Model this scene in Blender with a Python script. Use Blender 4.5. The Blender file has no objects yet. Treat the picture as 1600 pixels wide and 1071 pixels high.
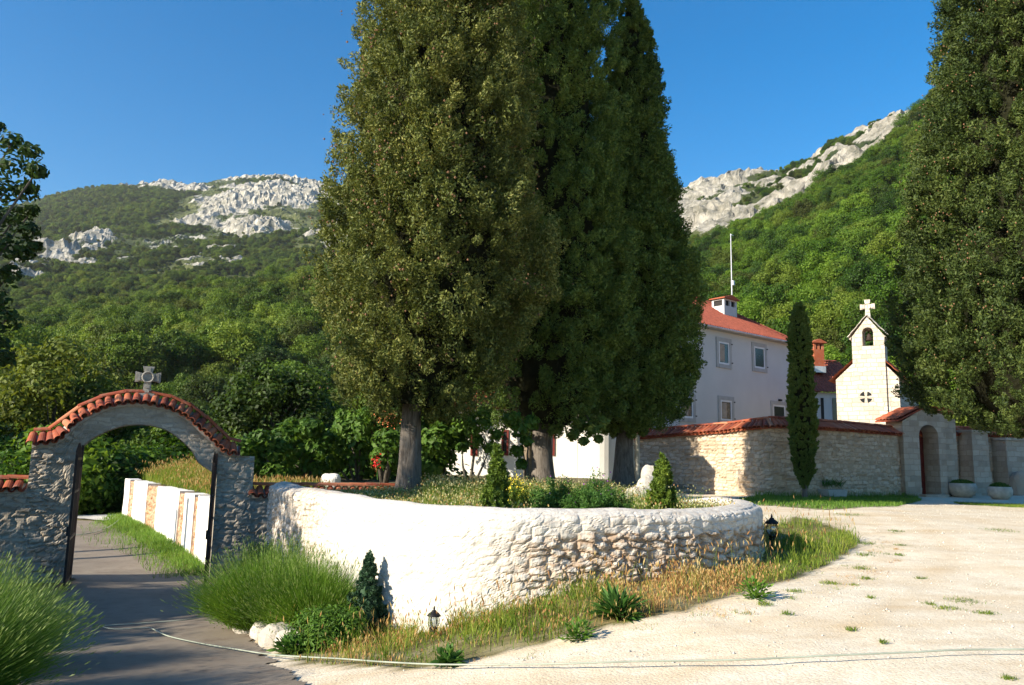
import bpy, math, numpy as np
from mathutils import Vector, Matrix
R_ = math.radians
scene = bpy.context.scene
COL = scene.collection

# ------------------------------------------------------------------ camera
F = 1240.0; CX, CY = 800.0, 535.5
PITCH = R_(8.4); ROLL = R_(1.2)
CAM = np.array([0.0, 0.0, 1.6])
fw = np.array([0, math.cos(PITCH), math.sin(PITCH)])
r0 = np.array([1.0, 0, 0]); u0 = np.array([0, -math.sin(PITCH), math.cos(PITCH)])
rt = r0*math.cos(ROLL) + u0*math.sin(ROLL)
up = u0*math.cos(ROLL) - r0*math.sin(ROLL)
cam_d = bpy.data.cameras.new('camera'); cam = bpy.data.objects.new('camera', cam_d); COL.objects.link(cam)
cam_d.sensor_width = 36; cam_d.lens = 36*F/1600; cam_d.clip_start = 0.1; cam_d.clip_end = 9000
M = Matrix(((rt[0], up[0], -fw[0], CAM[0]), (rt[1], up[1], -fw[1], CAM[1]), (rt[2], up[2], -fw[2], CAM[2]), (0, 0, 0, 1)))
cam.matrix_world = M
scene.camera = cam

# ------------------------------------------------------------------ light
AZ = R_(32)          # light travels along (cos AZ, sin AZ)
EL = R_(25)
w = bpy.data.worlds.new("World"); scene.world = w; w.use_nodes = True
nt = w.node_tree; bg = nt.nodes['Background']
sky = nt.nodes.new('ShaderNodeTexSky'); sky.sky_type = 'NISHITA'; sky.sun_disc = False
sdir = np.array([-math.cos(AZ)*math.cos(EL), -math.sin(AZ)*math.cos(EL), math.sin(EL)])
sky.sun_elevation = EL; sky.sun_rotation = math.atan2(sdir[0], sdir[1])
sky.air_density = 1.15; sky.dust_density = 0.6; sky.ozone_density = 3.2; sky.altitude = 300
hs0 = nt.nodes.new('ShaderNodeHueSaturation'); hs0.inputs['Saturation'].default_value = 1.45; nt.links.new(sky.outputs[0], hs0.inputs['Color']); nt.links.new(hs0.outputs[0], bg.inputs[0]); bg.inputs[1].default_value = 0.10
sun_d = bpy.data.lights.new('sun', 'SUN'); sun = bpy.data.objects.new('sun', sun_d); COL.objects.link(sun)
sun_d.energy = 4.9; sun_d.angle = R_(0.53); sun_d.color = (1.0, 0.90, 0.73)
sun.rotation_euler = Vector(-sdir).to_track_quat('-Z', 'Y').to_euler()
sun.location = (-20, -12, 20)
scene.view_settings.view_transform = 'Standard'; scene.view_settings.look = 'None'
scene.view_settings.gamma = 1; scene.view_settings.exposure = 1.0
scene.render.engine = 'CYCLES'
try:
    scene.cycles.max_bounces = 6; scene.cycles.transparent_max_bounces = 8
except Exception: pass

# ------------------------------------------------------------------ maths
def ray(px, py):
    px = np.asarray(px, float); py = np.asarray(py, float)
    return (px[..., None]-CX)/F*rt - (py[..., None]-CY)/F*up + fw
def at(px, py, d):                       # point seen at a pixel, at depth y = d
    v = ray(px, py); return CAM + v*(np.asarray(d, float)/v[..., 1])[..., None]
def at_z(px, py, z):
    v = ray(px, py); return CAM + v*((z-CAM[2])/v[2])
def project(P):
    q = P - CAM; x = q@rt; y = q@up; z = np.maximum(q@fw, 1e-3)
    return CX+F*x/z, CY-F*y/z
def hashn(i, j, k, seed):
    n = (i*374761393 + j*668265263 + k*2147483647 + seed*1274126177) & 0xffffffff
    n = ((n ^ (n >> 13))*1274126177) & 0xffffffff
    return ((n ^ (n >> 16)) & 0xffffff)/float(0xffffff)
def vnoise(x, y, z=0, seed=0):
    x, y, z = np.broadcast_arrays(np.asarray(x, float), np.asarray(y, float), np.asarray(z, float))
    i = np.floor(x).astype(np.int64); j = np.floor(y).astype(np.int64); k = np.floor(z).astype(np.int64)
    f = x-i; g = y-j; h = z-k
    f = f*f*(3-2*f); g = g*g*(3-2*g); h = h*h*(3-2*h)
    r = 0
    for a in (0, 1):
        for b in (0, 1):
            for c in (0, 1):
                r = r + hashn(i+a, j+b, k+c, seed)*(f if a else 1-f)*(g if b else 1-g)*(h if c else 1-h)
    return r*2-1
def fbm(x, y, z=0, seed=0, o=4):
    r = 0; a = 0.5; s = 1.0
    for q in range(o):
        r = r + a*vnoise(np.asarray(x)*s, np.asarray(y)*s, np.asarray(z)*s, seed+q); a *= .5; s *= 2.03
    return r
def worley(x, y, seed=0):                # F1, F2, id
    i = np.floor(x).astype(np.int64); j = np.floor(y).astype(np.int64)
    f1 = np.full(x.shape, 9.0); f2 = np.full(x.shape, 9.0); idv = np.zeros(x.shape)
    for a in (-1, 0, 1):
        for b in (-1, 0, 1):
            h1 = hashn(i+a, j+b, 0*i, seed); h2 = hashn(i+a, j+b, 0*i+1, seed)
            d = np.hypot(i+a+.15+.7*h1-x, j+b+.15+.7*h2-y)
            m = d < f1
            f2 = np.where(m, f1, np.minimum(f2, d)); idv = np.where(m, h1, idv); f1 = np.where(m, d, f1)
    return f1, f2, idv
def sstep(a, b, x):
    t = np.clip((x-a)/(b-a), 0, 1); return t*t*(3-2*t)

# ------------------------------------------------------------------ object helpers
ORI = {}
def tag(o, label=None, cat=None, group=None, kind=None):
    if label: o['label'] = label
    if cat: o['category'] = cat
    if group: o['group'] = group
    if kind: o['kind'] = kind
    return o
def thing(name, loc, label, cat, group=None, rz=0):
    o = bpy.data.objects.new(name, None); COL.objects.link(o); o.location = loc; o.rotation_euler = (0, 0, rz)
    o.empty_display_size = .3
    ORI[o.name] = np.array(loc, float); return tag(o, label, cat, group)
def mesh_np(name, V, faces, mats, parent=None, mi=None, smooth=False, uv=None, attrs=None, local=False, origin=None):
    """faces: list of int arrays (n,k) ; mi: matching list of material indices"""
    V = np.asarray(V, float)
    if local: off = np.zeros(3)
    elif parent is not None: off = ORI[parent.name]
    elif origin is not None: off = np.array(origin, float)
    else: off = np.array([V[:, 0].mean(), V[:, 1].mean(), V[:, 2].min()])
    me = bpy.data.meshes.new(name)
    me.vertices.add(len(V)); me.vertices.foreach_set('co', (V-off).astype(np.float32).ravel())
    faces = [np.asarray(f, np.int32) for f in faces if len(f)]
    li = np.concatenate([f.ravel() for f in faces]) if faces else np.zeros(0, np.int32)
    tot = np.concatenate([np.full(len(f), f.shape[1], np.int32) for f in faces]) if faces else np.zeros(0, np.int32)
    st = np.concatenate([[0], np.cumsum(tot)[:-1]]).astype(np.int32) if len(tot) else tot
    me.loops.add(len(li)); me.loops.foreach_set('vertex_index', li)
    me.polygons.add(len(tot)); me.polygons.foreach_set('loop_start', st); me.polygons.foreach_set('loop_total', tot)
    if mi is not None:
        m = np.concatenate([np.full(len(f), q, np.int32) if np.isscalar(q) else np.asarray(q, np.int32) for f, q in zip(faces, mi)])
        me.polygons.foreach_set('material_index', m)
    me.polygons.foreach_set('use_smooth', np.full(len(tot), smooth))
    if uv is not None:
        l = me.uv_layers.new(name='UVMap'); l.data.foreach_set('uv', np.asarray(uv, np.float32)[li].ravel())
    if attrs:
        for k, a in attrs.items():
            at_ = me.attributes.new(k, 'FLOAT', 'POINT'); at_.data.foreach_set('value', np.asarray(a, np.float32))
    for m in (mats if isinstance(mats, (list, tuple)) else [mats]): me.materials.append(m)
    me.update(calc_edges=True); me.validate()
    o = bpy.data.objects.new(name, me); COL.objects.link(o)
    if parent is not None: o.parent = parent
    elif not local: o.location = off
    ORI[o.name] = off
    return o
class MB:
    def __init__(s): s.V = []; s.Fc = []; s.uv = []; s.m = []; s.cur = 0
    def add(s, vs, fs, uv=None):
        b = len(s.V); s.V += [tuple(map(float, v)) for v in vs]
        s.uv += [tuple(u) for u in uv] if uv is not None else [(v[0]+v[1], v[2]) for v in vs]
        for f in fs: s.Fc.append([b+i for i in f]); s.m.append(s.cur)
    def hexa(s, p, uv=None):             # 8 points, bottom 4 then top 4
        s.add(p, [(3, 2, 1, 0), (4, 5, 6, 7), (0, 1, 5, 4), (1, 2, 6, 5), (2, 3, 7, 6), (3, 0, 4, 7)], uv)
    def box(s, B, t0, t1, d0, d1, z0, z1):
        c = [(t0, d1), (t1, d1), (t1, d0), (t0, d0)]
        p = [B.p(t, d, z0) for t, d in c]+[B.p(t, d, z1) for t, d in c]
        u = [(t-d, z0) for t, d in c]+[(t-d, z1) for t, d in c]
        s.hexa(p, u)
    def tube(s, pts, r, n=8, cap=True):
        pts = [np.array(p, float) for p in pts]; N = len(pts)
        rr = r if hasattr(r, '__len__') else [r]*N
        prev = None; V = []
        for i, p in enumerate(pts):
            t = pts[min(i+1, N-1)]-pts[max(i-1, 0)]; t = t/(np.linalg.norm(t)+1e-9)
            ref = np.array([0, 0, 1.0]) if abs(t[2]) < .9 else np.array([1.0, 0, 0])
            a = np.cross(t, ref) if prev is None else prev - t*np.dot(prev, t)
            a /= np.linalg.norm(a)+1e-9; prev = a; b = np.cross(t, a)
            for k in range(n):
                q = 2*math.pi*k/n; V.append(p+rr[i]*(a*math.cos(q)+b*math.sin(q)))
        fs = [(i*n+k, i*n+(k+1) % n, (i+1)*n+(k+1) % n, (i+1)*n+k) for i in range(N-1) for k in range(n)]
        if cap: fs += [tuple(range(n))[::-1], tuple((N-1)*n+k for k in range(n))]
        s.add(V, fs)
    def lathe(s, c, prof, n=16, sx=1):
        V = [(c[0]+r*math.cos(2*math.pi*k/n), c[1]+r*math.sin(2*math.pi*k/n), c[2]+z) for r, z in prof for k in range(n)]
        N = len(prof)
        fs = [(i*n+k, i*n+(k+1) % n, (i+1)*n+(k+1) % n, (i+1)*n+k) for i in range(N-1) for k in range(n)]
        fs += [tuple(range(n))[::-1], tuple((N-1)*n+k for k in range(n))]
        s.add(V, fs)
    def prism(s, B, poly, d0, d1):       # polygon in (t,z), extruded over d
        n = len(poly)
        p = [B.p(t, d0, z) for t, z in poly]+[B.p(t, d1, z) for t, z in poly]
        u = [(t, z) for t, z in poly]*2
        s.add(p, [tuple(range(n))[::-1], tuple(range(n, 2*n))]+[(i, (i+1) % n, n+(i+1) % n, n+i) for i in range(n)], u)
    def build(s, name, mat, parent=None, smooth=False, **k):
        V = np.array(s.V); by = {}
        for f, m in zip(s.Fc, s.m): by.setdefault((len(f), m), []).append(f)
        return mesh_np(name, V, list(by.values()), mat, parent, mi=[q[1] for q in by.keys()], smooth=smooth, uv=s.uv, **k)
class Basis:                              # t along the wall, d towards the viewer, z up
    def __init__(s, o, ang, z=0.0):
        s.o = np.array([o[0], o[1], z]); s.a = np.array([math.cos(ang), math.sin(ang), 0]); s.n = np.array([math.sin(ang), -math.cos(ang), 0])
    def p(s, t, d, z): return s.o+s.a*t+s.n*d+np.array([0, 0, z])
    def hit(s, px, py, d=0.0):            # (t, z) where a pixel's ray meets the plane at offset d
        v = ray(px, py); o = s.o+s.n*d
        k = np.dot(o-CAM, s.n)/np.dot(v, s.n); P = CAM+v*k
        return float(np.dot(P-s.o, s.a)), float(P[2]-s.o[2])

# ------------------------------------------------------------------ materials
def newmat(name):
    m = bpy.data.materials.new(name); m.use_nodes = True; t = m.node_tree
    for n in list(t.nodes): t.nodes.remove(n)
    out = t.nodes.new('ShaderNodeOutputMaterial')
    return m, t, out
class G:                                  # tiny node-graph helper
    def __init__(s, t): s.t = t
    def n(s, k, **kw):
        x = s.t.nodes.new(k)
        for a, b in kw.items(): setattr(x, a, b)
        return x
    def l(s, a, b): s.t.links.new(a, b)
    def coord(s, kind='Object'): return s.n('ShaderNodeTexCoord').outputs[kind]
    def noise(s, vec, scale, detail=6, rough=.6, dist=0):
        x = s.n('ShaderNodeTexNoise'); x.inputs['Scale'].default_value = scale; x.inputs['Detail'].default_value = detail
        x.inputs['Roughness'].default_value = rough; x.inputs['Distortion'].default_value = dist
        if vec is not None: s.l(vec, x.inputs['Vector'])
        return x.outputs['Fac']
    def ramp(s, fac, stops, interp='LINEAR'):
        x = s.n('ShaderNodeValToRGB'); x.color_ramp.interpolation = interp; e = x.color_ramp.elements
        while len(e) < len(stops): e.new(.5)
        for q, (p, c) in zip(e, stops):
            q.position = p; q.color = (*c, 1) if len(c) == 3 else c
        s.l(fac, x.inputs[0]); return x.outputs[0]
    def mix(s, f, a, b, mode='MIX'):
        x = s.n('ShaderNodeMix', data_type='RGBA', blend_type=mode)
        if isinstance(f, (int, float)): x.inputs[0].default_value = f
        else: s.l(f, x.inputs[0])
        for q, i in ((a, 6), (b, 7)):
            if isinstance(q, tuple): x.inputs[i].default_value = (*q, 1)
            else: s.l(q, x.inputs[i])
        return x.outputs[2]
    def math(s, op, a, b=None):
        x = s.n('ShaderNodeMath', operation=op)
        for q, i in ((a, 0), (b, 1)):
            if q is None: continue
            if isinstance(q, (int, float)): x.inputs[i].default_value = q
            else: s.l(q, x.inputs[i])
        return x.outputs[0]
    def mapping(s, vec, sc=(1, 1, 1), rot=(0, 0, 0)):
        x = s.n('ShaderNodeMapping'); x.inputs['Scale'].default_value = sc; x.inputs['Rotation'].default_value = rot; s.l(vec, x.inputs[0]); return x.outputs[0]
    def bump(s, h, st=.4, dist=.05):
        x = s.n('ShaderNodeBump'); x.inputs['Strength'].default_value = st; x.inputs['Distance'].default_value = dist; s.l(h, x.inputs['Height']); return x.outputs[0]
    def pbr(s, col, rough=.85, normal=None, spec=.3, metal=0):
        x = s.n('ShaderNodeBsdfPrincipled'); x.inputs['Roughness'].default_value = rough
        x.inputs['Specular IOR Level'].default_value = spec; x.inputs['Metallic'].default_value = metal
        if isinstance(col, tuple): x.inputs['Base Color'].default_value = (*col, 1)
        else: s.l(col, x.inputs['Base Color'])
        if normal is not None: s.l(normal, x.inputs['Normal'])
        return x.outputs[0]
def flat(name, col, rough=.7, metal=0, spec=.3, var=.25, scale=3, bump=.15):
    m, t, out = newmat(name); g = G(t); c = g.coord()
    n = g.noise(c, scale, 8); d = tuple(v*(1-var) for v in col); e = tuple(min(1, v*(1+var)) for v in col)
    g.l(g.pbr(g.ramp(n, [(.3, d), (.7, e)]), rough, g.bump(g.noise(c, scale*9, 5), bump, .01), spec, metal), out.inputs[0]); return m
def foliage(name, stops, transl=.3, nscale=.6, tint=(1.25, 1.15, .7), wood=False, rough=.55):
    m, t, out = newmat(name); g = G(t)
    geo = g.n('ShaderNodeNewGeometry'); oi = g.n('ShaderNodeObjectInfo')
    c = g.coord(); v = g.n('ShaderNodeVectorMath', operation='ADD'); g.l(c, v.inputs[0])
    cx = g.n('ShaderNodeCombineXYZ'); g.l(g.math('MULTIPLY', oi.outputs['Random'], 57.0), cx.inputs[0]); g.l(cx.outputs[0], v.inputs[1])
    n = g.noise(v.outputs[0], nscale, 4, .6)
    f = g.math('ADD', g.math('MULTIPLY', geo.outputs['Random Per Island'], .5), g.math('ADD', g.math('MULTIPLY', n, .9), g.math('MULTIPLY', oi.outputs['Random'], .18)))
    f = g.math('SUBTRACT', f, .33)
    if wood: f = g.math('ADD', f, g.math('MULTIPLY', g.math('SUBTRACT', oi.outputs['Random'], .55), .5)); f = g.math('ADD', f, g.math('MULTIPLY', g.math('SUBTRACT', g.noise(geo.outputs['Position'], .018, 3), .5), .9))
    col = g.ramp(f, stops)
    if wood:
        w1 = g.n('ShaderNodeTexWhiteNoise', noise_dimensions='1D'); g.l(oi.outputs['Random'], w1.inputs['W'])
        col = g.mix(g.math('MULTIPLY', g.ramp(w1.outputs['Value'], [(.6, (0, 0, 0)), (1, (1, 1, 1))]), .4), col, (.17, .155, .035)); col = g.mix(g.math('MULTIPLY', g.ramp(w1.outputs['Value'], [(0, (1, 1, 1)), (.3, (0, 0, 0))]), .45), col, (.03, .065, .02))
    p = g.pbr(col, rough, None, .25)
    tr = g.n('ShaderNodeBsdfTranslucent'); g.l(g.mix(1.0, col, tint, 'MULTIPLY'), tr.inputs[0])
    ms = g.n('ShaderNodeMixShader'); ms.inputs[0].default_value = transl; g.l(p, ms.inputs[1]); g.l(tr.outputs[0], ms.inputs[2])
    g.l(ms.outputs[0], out.inputs[0]); return m
def bark(name, a, b, sc=1.0):
    m, t, out = newmat(name); g = G(t); c = g.coord()
    v = g.mapping(c, (9*sc, 9*sc, 1.6*sc)); n = g.noise(v, 1.6, 8, .7, .6); k = g.noise(c, 2.2, 5)
    col = g.mix(g.math('MULTIPLY', k, .5), g.ramp(n, [(.35, a), (.65, b)]), a)
    g.l(g.pbr(col, .9, g.bump(n, .9, .04)), out.inputs[0]); return m
def masonry(name, cols, mortar, bw=.42, bh=.2, bumpk=.6, msize=.018, stain=(.5, .42, .33), stainf=.3, jag=.03):
    m, t, out = newmat(name); g = G(t); uv = g.coord('UV')
    nz = g.n('ShaderNodeTexNoise'); nz.inputs['Scale'].default_value = 3.5; nz.inputs['Detail'].default_value = 5; g.l(uv, nz.inputs[0])
    sub = g.n('ShaderNodeVectorMath', operation='SUBTRACT'); g.l(nz.outputs['Color'], sub.inputs[0]); sub.inputs[1].default_value = (.5, .5, .5)
    sc = g.n('ShaderNodeVectorMath', operation='SCALE'); g.l(sub.outputs[0], sc.inputs[0]); sc.inputs['Scale'].default_value = jag*6
    ad = g.n('ShaderNodeVectorMath', operation='ADD'); g.l(uv, ad.inputs[0]); g.l(sc.outputs[0], ad.inputs[1])
    b = g.n('ShaderNodeTexBrick'); g.l(ad.outputs[0], b.inputs[0]); b.inputs['Scale'].default_value = 1
    b.inputs['Color1'].default_value = (0, 0, 0, 1); b.inputs['Color2'].default_value = (1, 1, 1, 1); b.inputs['Mortar'].default_value = (.5, .5, .5, 1)
    b.inputs['Mortar Size'].default_value = msize; b.inputs['Mortar Smooth'].default_value = .3; b.inputs['Brick Width'].default_value = bw; b.inputs['Row Height'].default_value = bh
    b.inputs['Bias'].default_value = 0; b.squash = .8; b.squash_frequency = 3
    n = g.noise(uv, 2.3, 8, .65); n2 = g.noise(uv, 14, 6, .7)
    f = g.math('ADD', g.math('MULTIPLY', b.outputs['Color'], .45), g.math('MULTIPLY', n, .65))
    col = g.ramp(f, [(.2+.6*i/(len(cols)-1), c) for i, c in enumerate(cols)])
    col = g.mix(g.math('MULTIPLY', b.outputs['Fac'], .55), col, mortar)
    col = g.mix(g.math('MULTIPLY', g.ramp(g.noise(uv, .8, 5), [(.45, (0, 0, 0)), (.75, (1, 1, 1))]), stainf), col, stain)
    h = g.math('ADD', g.math('MULTIPLY', b.outputs['Fac'], -1.0), g.math('MULTIPLY', n2, .9))
    g.l(g.pbr(col, .92, g.bump(h, bumpk, .03)), out.inputs[0]); return m
def limewash(name, white, under, amt=.35, sc=1.0, bumpk=.5):
    m, t, out = newmat(name); g = G(t); c = g.coord()
    n = g.noise(c, 1.4*sc, 9, .7); n2 = g.noise(c, 9*sc, 8, .7); at_ = g.n('ShaderNodeAttribute', attribute_name='bare').outputs['Fac']
    f = g.math('ADD', g.math('MULTIPLY', g.ramp(n2, [(.5, (0, 0, 0)), (.72, (1, 1, 1))]), amt), g.math('MULTIPLY', at_, g.math('ADD', .1, g.math('MULTIPLY', n2, 1.7))))
    u = g.ramp(n, [(.3, under), (.7, tuple(v*1.35 for v in under))])
    col = g.mix(f, g.ramp(n, [(.25, tuple(v*.86 for v in white)), (.6, white)]), u)
    g.l(g.pbr(col, .93, g.bump(n2, bumpk, .02)), out.inputs[0]); return m
def tilemat(name, sat=1.0):
    m, t, out = newmat(name); g = G(t); geo = g.n('ShaderNodeNewGeometry'); c = g.coord()
    n = g.noise(c, 6, 7, .7); n2 = g.noise(c, 1.1, 4)
    f = g.math('ADD', g.math('MULTIPLY', geo.outputs['Random Per Island'], .6), g.math('MULTIPLY', n2, .4))
    col = g.ramp(f, [(.1, (.13, .032, .02)), (.35, (.27, .058, .028)), (.6, (.38, .10, .042)), (.88, (.50, .21, .11))])
    col = g.mix(g.math('MULTIPLY', g.ramp(n, [(.5, (0, 0, 0)), (.75, (1, 1, 1))]), .55), col, (.30, .24, .18))
    g.l(g.pbr(col, .85, g.bump(n, .35, .01)), out.inputs[0]); return m

MT = {}
MT['cyp'] = foliage('cypress_foliage', [(.1, (.018, .032, .008)), (.38, (.066, .092, .020)), (.66, (.15, .175, .038)), (.92, (.34, .33, .10))], .25, .55)
MT['cyp_dark'] = foliage('cypress_foliage_green', [(.1, (.026, .055, .012)), (.4, (.088, .150, .030)), (.75, (.18, .25, .052)), (.97, (.36, .39, .11))], .32, .5)
MT['cyp2'] = foliage('cypress_foliage_mid', [(.1, (.018, .036, .009)), (.4, (.058, .092, .02)), (.7, (.12, .155, .034)), (.95, (.24, .26, .08))], .25, .55)
MT['inner'] = flat('twig_core_shade', (.016, .017, .009), .95, spec=.05, var=.5, scale=8, bump=.8)  # twig core coloured near-black so gaps in the crown read as deep shade
MT['cone'] = flat('cypress_cone', (.22, .12, .065), .8)
MT['thuja'] = foliage('thuja_foliage', [(.1, (.04, .075, .012)), (.5, (.11, .18, .02)), (.9, (.27, .33, .05))], .3, 2.5)
MT['juniper'] = foliage('juniper_foliage', [(.1, (.018, .05, .022)), (.5, (.045, .10, .05)), (.9, (.08, .16, .08))], .25, 3)
MT['oak'] = foliage('oak_foliage', [(.05, (.03, .055, .008)), (.35, (.07, .13, .012)), (.65, (.13, .21, .018)), (.95, (.22, .30, .04))], .38, .22, wood=True)
MT['oak2'] = foliage('hill_foliage', [(.05, (.02, .045, .006)), (.35, (.05, .12, .008)), (.65, (.105, .20, .012)), (.95, (.19, .30, .03))], .38, .2, wood=True)
MT['oak_near'] = foliage('near_leaf', [(.05, (.015, .035, .01)), (.5, (.035, .07, .015)), (.95, (.07, .12, .02))], .35, .8)
MT['fig'] = foliage('fig_foliage', [(.05, (.03, .07, .012)), (.4, (.07, .15, .02)), (.75, (.14, .24, .035)), (.98, (.26, .36, .10))], .4, .9)
MT['lav'] = foliage('lavender_stem', [(.05, (.04, .09, .012)), (.45, (.09, .19, .02)), (.8, (.17, .29, .035)), (.98, (.26, .38, .08))], .35, 1.6)
MT['grass'] = foliage('grass_blade', [(.05, (.05, .10, .012)), (.4, (.12, .20, .02)), (.7, (.26, .31, .045)), (.95, (.44, .38, .13))], .4, 1.1)
MT['dry'] = foliage('dry_grass', [(.05, (.22, .11, .04)), (.3, (.40, .20, .08)), (.6, (.50, .36, .13)), (.95, (.60, .52, .28))], .35, 1.3)
MT['seed'] = foliage('pale_seed_head', [(.05, (.20, .22, .07)), (.5, (.42, .40, .18)), (.95, (.62, .58, .36))], .35, 1.3)
MT['green'] = foliage('weed_leaf', [(.05, (.03, .08, .015)), (.5, (.07, .17, .03)), (.95, (.17, .28, .06))], .35, 2)
MT['lawn'] = foliage('lawn_blade', [(.05, (.05, .12, .015)), (.5, (.12, .24, .03)), (.95, (.24, .34, .06))], .4, .8)
MT['yellow'] = flat('yellow_flower', (.75, .6, .05), .6)
MT['orange'] = flat('orange_flower', (.75, .24, .10), .6)
MT['red'] = flat('red_flower', (.6, .03, .02), .6)
MT['purple'] = flat('purple_flower', (.28, .08, .35), .6)
MT['bark'] = bark('cypress_bark', (.075, .06, .048), (.25, .22, .19))
MT['bark2'] = bark('tree_bark', (.05, .042, .033), (.16, .14, .11))
MT['white'] = limewash('white_limewash', (.80, .77, .72), (.42, .33, .25), .16, 1.0, .4)
MT['ret'] = limewash('rough_limewash', (.70, .665, .60), (.32, .235, .165), .34, 1.6, .9)
MT['plaster'] = flat('house_plaster', (.56, .56, .555), .9, var=.05, scale=.7, bump=.1)
MT['plaster2'] = limewash('yard_plaster', (.80, .77, .72), (.5, .44, .38), .12, .5, .2)
MT['gate'] = masonry('gate_stone', [(.26, .215, .165), (.39, .335, .265), (.50, .44, .36)], (.31, .28, .24), .30, .10, .5, .02, (.15, .13, .11), .35, .05)
MT['wall'] = masonry('wall_stone', [(.36, .275, .19), (.52, .42, .31), (.66, .56, .44)], (.36, .28, .20), .42, .17, .8, .02, (.58, .40, .24), .4, .04)
MT['ashlar'] = masonry('pale_ashlar', [(.30, .25, .19), (.41, .35, .28), (.50, .445, .365)], (.33, .28, .22), .5, .25, .7, .016, (.42, .34, .24), .3, .02)
MT['church'] = masonry('church_stone', [(.42, .36, .29), (.55, .49, .41), (.66, .60, .52)], (.30, .24, .18), .45, .22, .8, .016, (.56, .46, .36), .2, .025)
MT['tile'] = tilemat('clay_tile')
MT['rooftile'] = flat('red_roof_tile', (.25, .068, .042), .85, var=.3, scale=5)
MT['brick'] = masonry('old_brick', [(.32, .12, .06), (.48, .24, .12), (.56, .40, .26)], (.5, .42, .32), .22, .10, .9, .02, (.6, .5, .38), .4, .05)
MT['mortar'] = flat('mortar', (.42, .38, .33), .95, bump=.5, scale=6)
MT['iron'] = flat('black_iron', (.018, .016, .016), .55, .4, .4, .4)
MT['rust'] = flat('rusty_iron', (.04, .026, .022), .7, .2, .3, .5)
MT['cross'] = flat('carved_stone', (.34, .32, .28), .9, bump=.6, scale=8, var=.35)
MT['wframe'] = flat('window_stone', (.40, .40, .39), .85, var=.15)
MT['sash'] = flat('white_sash', (.72, .73, .74), .5, var=.05)
MT['redwood'] = flat('red_door', (.16, .025, .02), .6, var=.3)
MT['glass'] = flat('dark_glass', (.025, .028, .032), .12, 0, .6, .2, bump=.02)
MT['curtain'] = flat('window_curtain', (.36, .30, .24), .8)
MT['pot'] = flat('stone_pot', (.50, .44, .36), .9, bump=.5, scale=5)
MT['hose'] = flat('hose', (.30, .33, .27), .5, var=.3)
MT['lime'] = flat('limestone_boulder', (.46, .42, .36), .95, bump=.8, scale=4, var=.25)
MT['metal'] = flat('galvanised_metal', (.55, .56, .57), .45, .5)
MT['grey'] = flat('pipe_grey', (.46, .43, .36), .6)
MT['wood'] = flat('weathered_wood', (.22, .17, .12), .85, bump=.4)
def clear_glass():
    m, t, out = newmat('lantern_glass'); g = G(t)
    a = g.n('ShaderNodeBsdfTransparent'); b = g.n('ShaderNodeBsdfGlossy'); b.inputs['Roughness'].default_value = .08
    a.inputs[0].default_value = (.86, .9, .9, 1); ms = g.n('ShaderNodeMixShader'); ms.inputs[0].default_value = .3
    g.l(a.outputs[0], ms.inputs[1]); g.l(b.outputs[0], ms.inputs[2]); g.l(ms.outputs[0], out.inputs[0]); return m
MT['lglass'] = clear_glass()

def ground_mat():
    m, t, out = newmat('gravel_ground'); g = G(t); c = g.coord()
    soil = g.n('ShaderNodeAttribute', attribute_name='soil').outputs['Fac']; tan = g.n('ShaderNodeAttribute', attribute_name='tan').outputs['Fac']
    n1 = g.noise(c, .35, 6, .6); n2 = g.noise(c, 3.5, 8, .7); n3 = g.noise(c, 28, 6, .8)
    v = g.n('ShaderNodeTexVoronoi'); v.inputs['Scale'].default_value = 42; g.l(c, v.inputs[0])
    base = g.ramp(n2, [(.28, (.54, .43, .28)), (.5, (.70, .60, .44)), (.72, (.80, .73, .58))])
    peb = g.ramp(v.outputs['Color'], [(0, (.48, .39, .30)), (.5, (.72, .64, .52)), (1, (.84, .79, .70))])
    base = g.mix(.35, base, peb)
    base = g.mix(g.ramp(n3, [(.58, (0, 0, 0)), (.74, (.8, .8, .8))]), base, (.27, .20, .14))
    # tyre-worn tan streaks and bare earth
    st = g.noise(g.mapping(c, (.25, 1.6, 1), (0, 0, .5)), 1.0, 5, .6)
    f = g.math('MULTIPLY', g.ramp(st, [(.45, (0, 0, 0)), (.66, (1, 1, 1))]), .5)
    base = g.mix(g.math('ADD', f, g.math('MULTIPLY', tan, g.math('ADD', .25, n2))), base, (.53, .38, .21))
    sc = g.ramp(n2, [(.3, (.09, .07, .03)), (.55, (.17, .15, .055)), (.75, (.30, .20, .10))])
    col = g.mix(soil, base, sc)
    h = g.math('ADD', g.math('MULTIPLY', v.outputs['Distance'], -1.0), g.math('MULTIPLY', n3, 1.2))
    g.l(g.pbr(col, .95, g.bump(h, .45, .010)), out.inputs[0]); return m
def drive_mat():
    m, t, out = newmat('worn_concrete'); g = G(t); c = g.coord()
    n1 = g.noise(c, .7, 8, .65); n2 = g.noise(c, 60, 5, .8); n3 = g.noise(c, 4, 8, .75)
    base = g.ramp(n1, [(.3, (.16, .13, .10)), (.7, (.27, .225, .175))])
    base = g.mix(g.ramp(n3, [(.5, (0, 0, 0)), (.7, (.6, .6, .6))]), base, (.12, .075, .05))
    base = g.mix(g.ramp(n2, [(.55, (0, 0, 0)), (.8, (.5, .5, .5))]), base, (.27, .25, .22))
    g.l(g.pbr(base, .8, g.bump(n2, .25, .006)), out.inputs[0]); return m
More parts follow.
